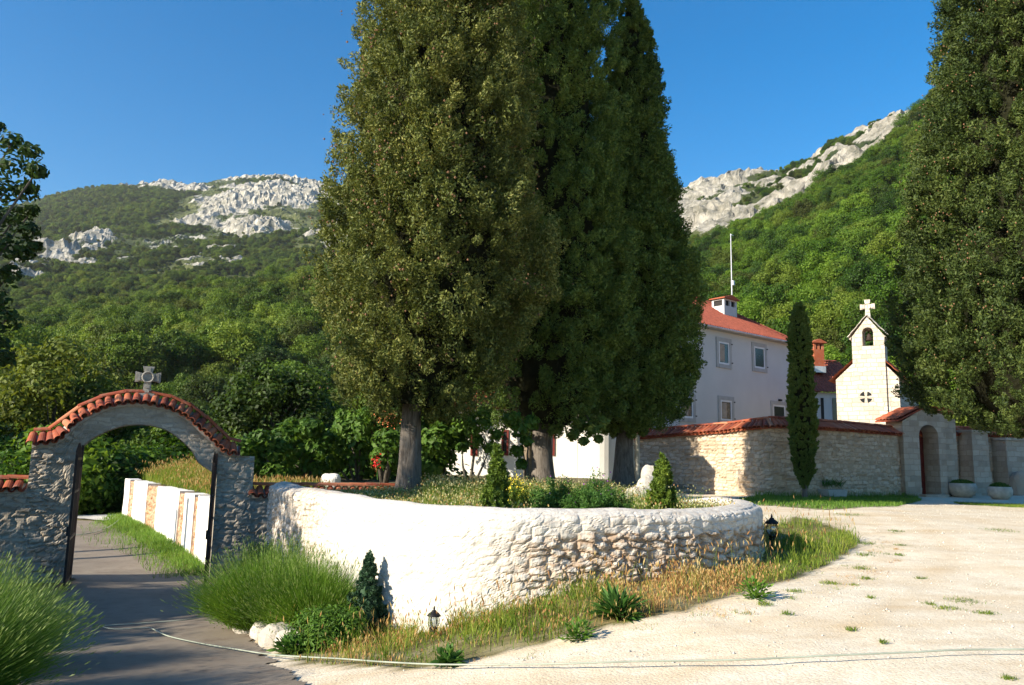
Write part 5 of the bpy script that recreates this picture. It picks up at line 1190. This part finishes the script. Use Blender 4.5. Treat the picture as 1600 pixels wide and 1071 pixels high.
C, Rb = pxblobs([(575, 650, 18), (592, 668, 24), (605, 690, 24), (585, 640, 12), (610, 650, 22), (600, 715, 22), (618, 725, 20), (568, 670, 18)], 22, .5, r)
leafy('flowering_tree', 'small tree with orange blossom just left of the leftmost cypress trunk', 'tree', at(600, 762, 22), C, Rb, 260, (.08, .05), MT['fig'], r, None, tr=.085, extra=(MT['orange'], at(603, 652, 21.4), .40, 130, .028))
t_ = thing('red_flower', at(590, 728, 19.6)-np.array([0, 0, .25]), 'small plant with bright red blossoms left of the leftmost cypress trunk', 'flower')
P = at(588, 722, 19.6)+r.normal(size=(60, 3))*np.array([.05, .05, .11]); V, q = rhombi(P, unit(r.normal(size=P.shape)), r.normal(size=P.shape), np.full(60, .035), np.full(60, .025)); mesh_np('petals', V, [q], MT['red'], t_)
m = MB(); m.tube([at(590, 750, 19.6), at(588, 718, 19.6)], .012, 5); m.build('stem', MT['green'], t_)
C, Rb = pxblobs([(668, 660, 22), (685, 685, 28), (700, 660, 22), (665, 705, 24), (715, 690, 20), (690, 715, 22), (672, 735, 18), (725, 665, 18), (655, 680, 16)], 23, .6, r)
leafy('fig_tree', 'dense dark green fig tree right of the leftmost cypress trunk', 'tree', at(685, 765, 23), C, Rb, 240, (.11, .075), MT['fig'], r, None, tr=.09)
C, Rb = pxblobs([(745, 690, 14), (755, 665, 16), (765, 700, 12), (738, 672, 14), (722, 700, 10), (775, 680, 12), (752, 650, 18), (730, 655, 14)], 21, .4, r)
leafy('young_tree', 'thin young tree with forked bare branches before the white outbuilding', 'tree', at(733, 768, 21), C, Rb, 110, (.075, .045), MT['fig'], r, None, tr=.05)
C, Rb = pxblobs([(812, 672, 14), (822, 690, 10), (808, 705, 12), (815, 725, 9), (830, 660, 14), (800, 655, 14)], 21.5, .3, r)
leafy('young_tree', 'drooping leafy branches of a slim tree left of the middle cypress trunk', 'tree', at(826, 772, 21.5), C, Rb, 130, (.075, .045), MT['fig'], r, None, tr=.04)
C, Rb = pxblobs([(905, 665, 12), (895, 680, 10), (925, 672, 14), (912, 690, 8), (940, 660, 12), (935, 685, 7)], 23.0, .3, r)
C2 = [c for c in C]; leafy('hanging_bough', 'dark leafy bough hanging before the round grey-white tower', 'bough', at(900, 640, 23.6), C2, Rb, 130, (.09, .05), MT['cyp_dark'], r, None, tr=.03)
# brown stump trunk left of the middle cypress
trunk_mb(at(826, 765, 25.5), at(826, 660, 25.5), .16, .14, 8).build('old_trunk', MT['wood']); tag(bpy.data.objects['old_trunk'], 'slim light brown trunk close against the middle cypress trunk', 'tree trunk')

# shrubs at the edge of the wood
def shrub_mesh(rr, n=16, W=1.5, H=1.7, nper=380, leaf=(.065, .04)):
    C = []; Rb = []
    for _ in range(n): v = unit(rr.normal(size=3)); v[2] = abs(v[2]); C.append(v*np.array([W, W, H])*rr.uniform(.3, .8)); Rb.append(rr.uniform(.4, .75))
    V, q = leafy_crown(np.array(C), np.array(Rb), nper, leaf, rr); m = MB()
    for c in C[::3]: m.tube([(0, 0, -.4), np.array(c)*.5, tuple(c)], [.05, .035, .01], 5)
    return V, q, m
SH = []
for k in range(3):
    V, q, m_ = shrub_mesh(np.random.default_rng(300+k)); t = thing('shrub', (0, 0, 0), 'leafy green shrub at the foot of the wood behind the gate and garden', 'shrub', 'shrubs at the edge of the wood')
    mesh_np('foliage', V, [q], MT['oak2'] if k else MT['oak'], t, local=True); m_.build('stems', MT['bark2'], t, local=True); SH.append(t)
used = [0, 0, 0]; r = np.random.default_rng(5); sp = []
def put_shrub(x, y, s):
    k = int(r.integers(0, 3)); z = float(gz(x, y)) if math.hypot(x, y) < 48 else hz1(math.atan2(x, y), math.hypot(x, y))[2]
    if not used[k]: o = SH[k]; o.location = (x, y, z-.1); o.rotation_euler = (0, 0, r.uniform(0, 6)); o.scale = (s, s, s); used[k] = 1
    else: copy_tree(SH[k], (x, y, z-.1), r.uniform(0, 6), s)
for px, row, d, s in [(112, 790, 36, 1.3), (130, 785, 37, 1.5), (150, 790, 38, 1.4), (172, 786, 37, 1.5), (192, 780, 36, 1.4), (95, 780, 33, 1.5), (120, 770, 42, 1.9), (160, 770, 43, 2.0), (205, 765, 40, 2.0), (60, 770, 34, 1.8), (20, 770, 34, 1.9), (235, 752, 44, 2.4), (270, 745, 40, 2.4)]:
    x, y = at(px, row, d)[:2]; put_shrub(x, y, s)
for _ in range(46):
    az = r.uniform(R_(-36), R_(-6)); rr_ = r.uniform(40, 52); x, y = rr_*math.sin(az), rr_*math.cos(az)
    put_shrub(x, y, r.uniform(1.5, 2.6))
for _ in range(22):
    az = r.uniform(R_(-15), R_(-7)); rr_ = r.uniform(27, 39); x, y = rr_*math.sin(az), rr_*math.cos(az)
    if x > -4.5 and y > 28: continue
    put_shrub(x, y, r.uniform(1.1, 1.9))

# ------------------------------------------------------------------ grasses
def blades(P, H, W, lean=.35, r=rng, droop=.3, dirs=None):
    n = len(P); a = r.random(n)*2*math.pi; d = np.c_[np.cos(a), np.sin(a), 0*a] if dirs is None else dirs; w_ = np.c_[-d[:, 1], d[:, 0], 0*a]
    f = r.random(n)*math.pi; w_ = np.c_[np.cos(f), np.sin(f), 0*f]
    l = (r.random(n)*lean)[:, None]; H = np.asarray(H).reshape(-1, 1)*np.ones((n, 1)); W = np.asarray(W).reshape(-1, 1)*np.ones((n, 1))
    m1 = P+d*l*H*.45+np.array([0, 0, 1])*H*.55; tp = P+d*l*H*(1.1+droop)+np.array([0, 0, 1])*H*(1-.25*l)
    V = np.stack([P-w_*W, P+w_*W, m1-w_*W*.8, m1+w_*W*.8, tp], 1).reshape(-1, 3)
    t = np.array([[0, 1, 3], [0, 3, 2], [2, 3, 4]]); return V, (t[None]+5*np.arange(n)[:, None, None]).reshape(-1, 3), tp
def heads(tp, l, w_, r):
    return rhombi(tp, np.c_[r.normal(size=(len(tp), 2))*.3, np.ones(len(tp))], r.normal(size=tp.shape), np.full(len(tp), l)*r.uniform(.7, 1.3, len(tp)), np.full(len(tp), w_))
def sample_poly(poly, n, r):
    lo = poly.min(0); hi = poly.max(0); out = []
    while sum(map(len, out)) < n:
        q = r.uniform(lo, hi, (n, 2)); out.append(q[inpoly(q[:, 0], q[:, 1], poly)])
    return np.vstack(out)[:n]
r = np.random.default_rng(9)
def grass_obj(name, lab, groups, z=None):
    parts = []; mats = []
    for V, t, mat in groups:
        if mat not in mats: mats.append(mat)
        parts.append((V, [t], [mats.index(mat)]))
    V, Fs, Ms = merge(parts); o = mesh_np(name, V, Fs, mats, None, mi=Ms); tag(o, lab, None, None, 'stuff'); return o
Pn = sample_poly(verge, 34000, r); inside = inpoly(Pn[:, 0], Pn[:, 1], np.vstack([RWs, [(0, 16)]])); Pn = Pn[~inside]
px, py = project(np.c_[Pn, gz(Pn[:, 0], Pn[:, 1])])
edge = fbm(Pn[:, 0]*2, Pn[:, 1]*2, 0, 80, 3)
# thinner towards the gravel
dist = np.min(np.hypot(Pn[:, 0][:, None]-RWs[::12, 0][None], Pn[:, 1][:, None]-RWs[::12, 1][None]), axis=1)
keep = r.random(len(Pn)) < np.clip(1.2-dist*.45+edge*1.3, .06, 1); Pn = Pn[keep]; px = px[keep]; edge = edge[keep]; dist = dist[keep]
dry = np.clip(np.exp(-((px-1060)/130)**2)*.95+.30*np.exp(-((px-560)/60)**2)+.22*np.exp(-((px-760)/80)**2)*(dist < .8)+.5*fbm(Pn[:, 0]*1.1, Pn[:, 1]*1.1, 0, 83, 3)-.9*(px > 1215)+.12, 0, .93)
isd = r.random(len(Pn)) < dry
P3 = np.c_[Pn, gz(Pn[:, 0], Pn[:, 1])]
hh = np.clip(.15+.22*fbm(Pn[:, 0]*1.4, Pn[:, 1]*1.4, 0, 85, 3)-.045*np.maximum(dist-.6, 0), .04, .4)*r.uniform(.5, 1.35, len(Pn))
_, prow = project(P3)
for lx, lr in ((677, 992), (1000, 902), (1206, 846)): hh = np.where((np.abs(px-lx) < 26) & (prow > lr-12) & (prow < lr+48), hh*.3, hh)
V1, t1, tp1 = blades(P3[~isd], hh[~isd]*(1+.25*(px[~isd] > 1215)), .0045, .7, r); V2, t2, tp2 = blades(P3[isd], hh[isd]*1.05, .003, .8, r)
gl = [(V1, t1, MT['grass']), (V2, t2, MT['dry'])]
k = r.random(len(tp2)) < .75; V, q = heads(tp2[k], .024, .009, r); gl.append((V, q, MT['dry']))
k = r.random(len(tp1)) < .12; V, q = heads(tp1[k]+[0, 0, .02], .035, .006, r); gl.append((V, q, MT['grass']))
# tall seeding stems
Pk = P3[r.integers(0, len(P3), 500)]; V, t, tp = blades(Pk, r.uniform(.3, .52, 500), .0022, .45, r); gl.append((V, t, MT['grass'])); V, q = heads(tp, .04, .008, r); gl.append((V, q, MT['dry']))
grass_obj('roadside_grass', 'green and rusty dry grass along the foot of the curved wall', gl)
# broad leaved weeds
def weed(px, row, s, lab, mat='green', n=150, leaf=(.075, .016)):
    pp = pix_poly([(px, row)])[0]; b = np.array([pp[0], pp[1], float(gz(*pp))]); t = thing('weed', b, lab, 'weed')
    A = unit(np.c_[r.normal(size=(n, 2)), np.abs(r.normal(size=n))*.8+.15]); C = b+A*r.uniform(.03, .18, (n, 1))*s
    V, q = rhombi(C, A, unit(np.c_[r.normal(size=(n, 2))*.3, np.ones(n)]), leaf[0]*s*r.uniform(.5, 1, n), np.full(n, leaf[1]*s)); mesh_np('leaves', V, [q], MT[mat], t)
    m = MB(); m.tube([b-[0, 0, .03], b+[0, 0, .12*s]], .006, 5); m.build('stem', MT['green'], t)
weed(965, 965, 1.6, 'large broad-leaved dark green weed in the grass below the middle lantern', n=300)
weed(700, 1040, .9, 'small leafy weed by the hose at the gravel edge', leaf=(.07, .035))
weed(455, 1020, 1.3, 'broad-leaved green weed beside the rough stone kerb', leaf=(.05, .022), n=260)
weed(900, 1000, 1.2, 'low pale-leaved weed cushion at the gravel edge', 'lav', 220, (.03, .014))
weed(1180, 935, 1.3, 'low pale yellow-green weed cushion at the right gravel edge', 'lav', 220, (.03, .014))
weed(1100, 850, 1.4, 'tuft of green leaves leaning on the rubble part of the wall', n=80, leaf=(.14, .012))
# gravel tufts and loose stones
gl = []
for px_, row_, wd in [(1150, 872, 20), (1352, 850, 16), (1350, 868, 14), (1400, 831, 12), (1405, 853, 8), (1405, 868, 8), (1345, 889, 14), (1352, 905, 10), (1335, 916, 8), (1325, 805, 22), (1505, 940, 26), (1480, 952, 18), (1540, 960, 14), (1565, 830, 24), (1230, 960, 8), (1360, 935, 6), (1575, 1062, 10), (1330, 985, 8), (1295, 912, 12), (1240, 925, 14), (1195, 945, 12), (1452, 945, 8), (1380, 1005, 6), (1440, 905, 8)]:
    c = pix_poly([(px_, row_)])[0]; d = c[1]; n = int(wd*9); q_ = c+r.normal(size=(n, 2))*np.array([wd*d/F*.55, wd*d/F*.5]); V, t, _ = blades(np.c_[q_, gz(q_[:, 0], q_[:, 1])], r.uniform(.015, .05, n), .003, 1.3, r); gl.append((V, t, MT['dry'] if n % 4 == 1 else MT['grass']))
for _ in range(70):
    c = sample_poly(verge[3:13]*np.array([1.08, 1.0])+np.array([.35, -.35]), 1, r)[0]; n = int(r.integers(8, 45)); q_ = c+r.normal(size=(n, 2))*r.uniform(.02, .10); V, t, _ = blades(np.c_[q_, gz(q_[:, 0], q_[:, 1])], r.uniform(.01, .045, n), .0025, 1.3, r); gl.append((V, t, MT['dry'] if r.random() < .5 else MT['grass']))
P = sample_poly(lawn_poly, 15000, r); n = len(P); V, t, _ = blades(np.c_[P, gz(P[:, 0], P[:, 1])], r.uniform(.05, .14, n), .008, .8, r); gl.append((V, t, MT['lawn']))
ps = pix_poly([(1180, 779), (1440, 776), (1440, 773), (1180, 773)]); q_ = sample_poly(ps, 2600, r); V, t, _ = blades(np.c_[q_, gz(q_[:, 0], q_[:, 1])], r.uniform(.1, .35, len(q_)), .008, .6, r); gl.append((V, t, MT['lawn']))
ps = pix_poly([(1490, 786), (1600, 790), (1600, 795), (1500, 789)]); q_ = sample_poly(ps, 2500, r); V, t, _ = blades(np.c_[q_, gz(q_[:, 0], q_[:, 1])], r.uniform(.03, .09, len(q_)), .007, .8, r); gl.append((V, t, MT['grass']))
grass_obj('yard_grass', 'short green grass below the monastery wall and tufts in the gravel', gl)
yd = pix_poly([(500, 1071), (560, 1052), (850, 1015), (1150, 950), (1350, 860), (1250, 800), (1430, 785), (1700, 790), (1800, 1071)])
P = sample_poly(yd, 9000, r); dd = P[:, 1]; P = P[r.random(len(P)) < np.clip(10/dd, .1, 1)]; n = len(P); s = r.gamma(2, .0022, n)+.003; V, t = octa(np.c_[P, gz_rough(P[:, 0], P[:, 1])], s); V += r.normal(size=V.shape)*.002
tag(mesh_np('loose_stones', V, [t], MT['lime']), 'loose pale pebbles scattered over the gravel yard', None, None, 'stuff')
# beyond the gate
gl = []
s_ = r.uniform(0, wL, 9000); off = np.abs(r.normal(size=9000))*.55; off = np.where(r.random(9000) < .7, off, off*1.4); q_ = A0+np.outer(s_/wL, ww)+np.outer(off, WB.n[:2]); off_max = .35+1.0*sstep(0, 6, s_)-.5*sstep(9, 13, s_); k = off < off_max*1.5; q_ = q_[k]
V, t, tp = blades(np.c_[q_, gz(q_[:, 0], q_[:, 1])], r.uniform(.06, .24, len(q_)), .006, .7, r); gl.append((V, t, MT['lawn']))
s_ = r.uniform(1.5, wL-.5, 9000); off = -r.uniform(.35, 2.8, 9000); q_ = A0+np.outer(s_/wL, ww)+np.outer(off, WB.n[:2]); z = np.full(9000, zt0-.1)+.22*np.minimum(-off, 1.5); hgt = r.uniform(.25, .85, 9000)*(.35+.65*np.exp(-((s_-5.5)/3.2)**2))
V, t, tp = blades(np.c_[q_, z], hgt, .006, .8, r); gl.append((V, t, MT['grass'])); k = r.random(len(tp)) < .4; V, q = heads(tp[k], .06, .012, r); gl.append((V, q, MT['dry']))
grass_obj('tall_grass', 'tall blond and green grass along and above the white wall beyond the gate', gl)
tp_ = [A0+WB.n[:2]*-.35, A1+WB.n[:2]*-.35, A1+WB.n[:2]*-4, A0+WB.n[:2]*-4]
tag(grid_sheet('upper_bank', np.arange(-17, -1, .25), np.arange(16, 36, .25), lambda x, y: zt0-.12+.12*fbm(x, y)+.0*x, MT['soil'], mask=lambda x, y: inpoly(x, y, np.array(tp_))), 'earth bank held up by the white wall beyond the gate', None, None, 'structure')
# foliage bed behind the curved wall
bf = np.array([(x, y+.75) for x, y in RWs[60:330:10]]+[(3.2, 14.5), (1.8, 17), (.5, 20), (-3, 19), (-3.9, 16.5), (-3.8, 15.2)])
P = sample_poly(bf, 24000, r); P = P[(P[:, 1] < 14.5) | (r.random(len(P)) < .5) | (P[:, 0] > -2)]; n = len(P); z = BEDZ+.008*np.maximum(P[:, 1]-12, 0); px, _ = project(np.c_[P, z]); fr_ = (P[:, 1] < 13.5)
green_ = (px > 835) & (px < 990) & fr_
V, t, tp = blades(np.c_[P, z][~green_], (r.uniform(.06, .27, n)*(1+.5*(P[:, 1] > 14))*np.where(px < 660, .35, 1))[~green_], .0045, .8, r); gl = [(V, t, MT['grass'])]; k = r.random(len(tp)) < .45; V, q = heads(tp[k]+r.normal(size=(k.sum(), 3))*.02, .018, .012, r); gl.append((V, q, MT['seed'])); k = r.random(len(tp)) < .12; V, q = heads(tp[k]+r.normal(size=(k.sum(), 3))*.02, .018, .012, r); gl.append((V, q, MT['dry']))
grass_obj('garden_weeds', 'flowering weeds and dry seed heads on the raised garden bed', gl)
GB_ = 'bushy flowering plants behind the wall'
def bush(px, d, hpx, wpx, lab, mat, n, seed, flower=None, zb=BEDZ, leaf=(.028, .007)):
    b = at(px, 800, d); b[2] = zb; t = thing('flower_bush', b, lab, 'bush', GB_); H = hpx*d/F; W = wpx*d/F; rr = np.random.default_rng(seed)
    ns = 46; a = rr.random(ns)*6.28; rad = np.sqrt(rr.random(ns))*W*.5; bs = np.c_[b[0]+rad*np.cos(a), b[1]+rad*np.sin(a)*.7, np.full(ns, b[2])]; hs = H*(1-.5*(rad/(W*.5))**2)*rr.uniform(.65, 1.1, ns)
    tipp = bs+np.c_[(bs[:, :2]-b[:2])*.45, hs]; m = MB()
    for i in range(ns): m.tube([bs[i]-[0, 0, .05], (bs[i]+tipp[i])/2, tipp[i]], [.006, .005, .002], 4)
    m.build('stems', MT['green'], t); u = rr.random((ns, n)); P = bs[:, None]*(1-u[..., None])+tipp[:, None]*u[..., None]; P = P.reshape(-1, 3)+rr.normal(size=(ns*n, 3))*.028*np.array([1, 1, .5])
    A = unit(np.c_[rr.normal(size=(len(P), 2)), rr.uniform(0, 1.4, len(P))]); V, q = rhombi(P, A, rr.normal(size=P.shape), leaf[0]*rr.uniform(.6, 1.4, len(P)), np.full(len(P), leaf[1])); mesh_np('leaves', V, [q], MT[mat], t)
    if flower:
        k = rr.integers(0, ns, flower[1]); P = tipp[k]+rr.normal(size=(len(k), 3))*np.array([.02, .02, .05]); V, q = rhombi(P, unit(rr.normal(size=P.shape)), rr.normal(size=P.shape), np.full(len(P), flower[2]), np.full(len(P), flower[2]*.7)); mesh_np('flowers', V, [q], MT[flower[0]], t)
for i, (px_, d, h, w_, lab, mt, n, fl) in enumerate([
    (805, 11.6, 55, 36, 'yellow-flowering bush just right of the first small conifer', 'thuja', 60, ('yellow', 420, .014)),
    (872, 11.4, 62, 62, 'ferny green bush with purple spikes at the middle of the garden wall', 'green', 110, ('purple', 26, .014)),
    (915, 11.2, 52, 60, 'dense ferny green bush in the middle of the garden bed', 'green', 110, None),
    (955, 11.4, 48, 54, 'ferny green bush next to the pale rock heap', 'green', 100, ('purple', 14, .012)),
    (932, 12.4, 74, 34, 'tall thin green plant with a purple flower spike before the round tower', 'green', 50, ('purple', 40, .016)),
    (840, 12.0, 40, 40, 'loose green bush below the thick middle cypress trunk', 'green', 70, None)]): bush(px_, d, h, w_, lab, mt, n, 400+i, fl)

# ------------------------------------------------------------------ lavender
def lavender(x, y, R, H, n, lab, seed, nsp=.35, w_=.0028):
    rr = np.random.default_rng(seed); b = np.array([x, y, float(gz(x, y))]); t = thing('lavender_bush', b, lab, 'bush', 'lavender bushes beside the drive')
    a = rr.random(n)*6.283; k = np.sqrt(rr.random(n)); root = b+np.c_[np.cos(a)*k*R*.38, np.sin(a)*k*R*.38, np.full(n, .02)]
    out = np.c_[np.cos(a), np.sin(a), 0*a]; L = H*rr.uniform(.72, 1.05, n)*(1-.18*k); tilt = k*.95+rr.normal(size=n)*.10
    dr = unit(out*np.sin(tilt)[:, None]+np.array([0, 0, 1])*np.cos(tilt)[:, None]+rr.normal(size=(n, 3))*.07); sw = np.cross(dr, unit(rr.normal(size=(n, 3)))); sw = unit(sw)
    m1 = root+dr*(L*.5)[:, None]+[0, 0, .02]; tp = root+dr*L[:, None]-np.c_[0*a, 0*a, .08*L*k]
    V = np.stack([root-sw*w_, root+sw*w_, m1-sw*w_, m1+sw*w_, tp], 1).reshape(-1, 3); T = (np.array([[0, 1, 3], [0, 3, 2], [2, 3, 4]])[None]+5*np.arange(n)[:, None, None]).reshape(-1, 3)
    # narrow leaves low on the stems
    nl = n*4; ii = rr.integers(0, n, nl); u = rr.uniform(.08, .72, nl)[:, None]; P = root[ii]*(1-u)+tp[ii]*u+rr.normal(size=(nl, 3))*.014; A = unit(dr[ii]+rr.normal(size=(nl, 3))*.45)
    V2, q2 = rhombi(P, A, rr.normal(size=P.shape), .034*rr.uniform(.6, 1.4, nl), np.full(nl, .0038))
    Vm, Fs, Ms = merge([(V, [T], [0]), (V2, [q2], [0])]); mesh_np('stems', Vm, Fs, MT['lav'], t)
    k2 = rr.random(n) < nsp; V3, q3 = rhombi(tp[k2], dr[k2], rr.normal(size=(k2.sum(), 3)), .036*rr.uniform(.6, 1.3, k2.sum()), np.full(k2.sum(), .0058)); mesh_np('flower_spikes', V3, [q3], MT['spike'], t)
MT['spike'] = foliage('lavender_spike', [(.05, (.10, .17, .04)), (.5, (.19, .27, .07)), (.95, (.32, .37, .16))], .3, 2)
def gxy(px, row, d): p = at(px, row, d); return p[0], p[1]
lavender(*gxy(418, 968, 11.4), 1.05, 1.28, 5200, 'large green lavender bush between the stone kerb and the gate pier', 1)
lavender(*gxy(492, 975, 10.9), .95, 1.12, 4600, 'bright green lavender bush next to the small juniper at the wall', 2)
lavender(*gxy(452, 940, 12.6), 1.0, 1.2, 3600, 'rear lavender bush against the shaded end of the curved wall', 3)
lavender(-4.55, 6.3, 1.15, 1.35, 6500, 'near lavender bush at the lower left corner beside the drive', 4, w_=.0024)
lavender(-5.5, 8.2, 1.1, 1.25, 4500, 'farther lavender bush at the left edge below the tiled wall', 5)
lavender(-4.1, 4.7, .9, 1.0, 4200, 'lowest lavender bush cut by the bottom left corner', 6, w_=.0022)
lavender(-6.9, 9.9, 1.1, 1.1, 3000, 'lavender bush by the stone wall left of the gate', 7)
for i, (px_, row_, d, H, W, nm) in enumerate([(388, 905, 14.6, 1.1, .55, 'dark feathery shrub at the foot of the gate right pier'), (512, 1010, 9.7, .38, .30, 'low bright green shrub below the lavender at the kerb')]):
    rr = np.random.default_rng(600+i); x, y = gxy(px_, row_, d); b = np.array([x, y, float(gz(x, y))]); C = []; Rb = []
    for _ in range(22): v = unit(rr.normal(size=3)); C.append(b+np.array([v[0]*W, v[1]*W, H*.5+v[2]*H*.4])*[1, 1, 1]); Rb.append(.22)
    leafy('low_shrub', nm, 'shrub', b, C, Rb, 260, (.028, .010), MT['juniper'] if i == 0 else MT['lav'], rr, None, tr=.02)

# tree added behind the leftmost cypresses to shade the monastery wall's left end
x, y = -2.6, 29.5; o = copy_tree(protos[(0, 4)], (x, y, .6), 1.0, .95, 'tall broad-leaved tree between the white outbuilding and the big cypresses', None); del o['group']; o.scale = (.5, .5, .98)

# thin evening air over the whole place
m_, t_n, o_n = newmat('haze_air'); pv = t_n.nodes.new('ShaderNodeVolumePrincipled'); pv.inputs['Color'].default_value = (.93, .96, 1, 1); pv.inputs['Density'].default_value = .000065; pv.inputs['Anisotropy'].default_value = .2; t_n.links.new(pv.outputs[0], o_n.inputs['Volume'])
hb = MB(); zt_h = float(Z.max())+14; zb_h = min(float(Z.min()), -3)-1; B0 = Basis((0, 0), 0); hb.box(B0, -2620, 2620, -2640, 60, zb_h, zt_h); hz_o = hb.build('haze', m_); tag(hz_o, 'thin pale evening haze over the valley', None, None, 'stuff')

# say which part of the wood each tree stands in
bpy.context.view_layer.update()
for o in list(COL.objects):
    if o.get('category') == 'tree' and o.get('group') in (GRP[0], GRP[1]):
        l = np.array(o.location); px_, py_ = project(l+np.array([0, 0, 5.0])); rr_ = math.hypot(l[0], l[1])
        row_ = 'front row' if rr_ < 62 else 'middle rows' if rr_ < 90 else 'back rows'; row1 = 'front row' if rr_ < 85 else 'middle rows' if rr_ < 105 else 'back rows'
        if o['group'] == GRP[0]:
            w_ = 'left of the arched gate' if px_ < 45 else 'above the gate arch left half' if px_ < 225 else 'above the gate arch right half' if px_ < 385 else 'above the garden shrubs' if px_ < 600 else 'behind the big cypress trunks'
            o['label'] = f'green tree {w_}, {row_} of the wood'
        else:
            w_ = 'behind the big cypresses' if px_ < 1100 else 'around the antenna mast of the white house' if px_ < 1190 else 'behind the slender small cypress' if px_ < 1290 else 'around the chapel belfry' if px_ < 1400 else 'behind the huge right cypress'
            o['label'] = f'hillside tree {w_}, {row1} of the wood'

for o in list(COL.objects):
    if o.get('group') == 'shrubs at the edge of the wood':
        l = np.array(o.location); px_, py_ = project(l+np.array([0, 0, 1.0])); d_c = math.hypot(l[0], l[1])
        w_ = 'at the far end of the drive' if px_ < 330 and l[1] < 46 and d_c < 50 else 'left of the gate' if px_ < 60 else 'beyond the gate arch' if px_ < 330 else 'behind the garden shrubs' if px_ < 620 else 'behind the big cypress trunks'
        o['label'] = f"leafy green shrub {w_}, {'near' if d_c < 38 else 'far'} side"
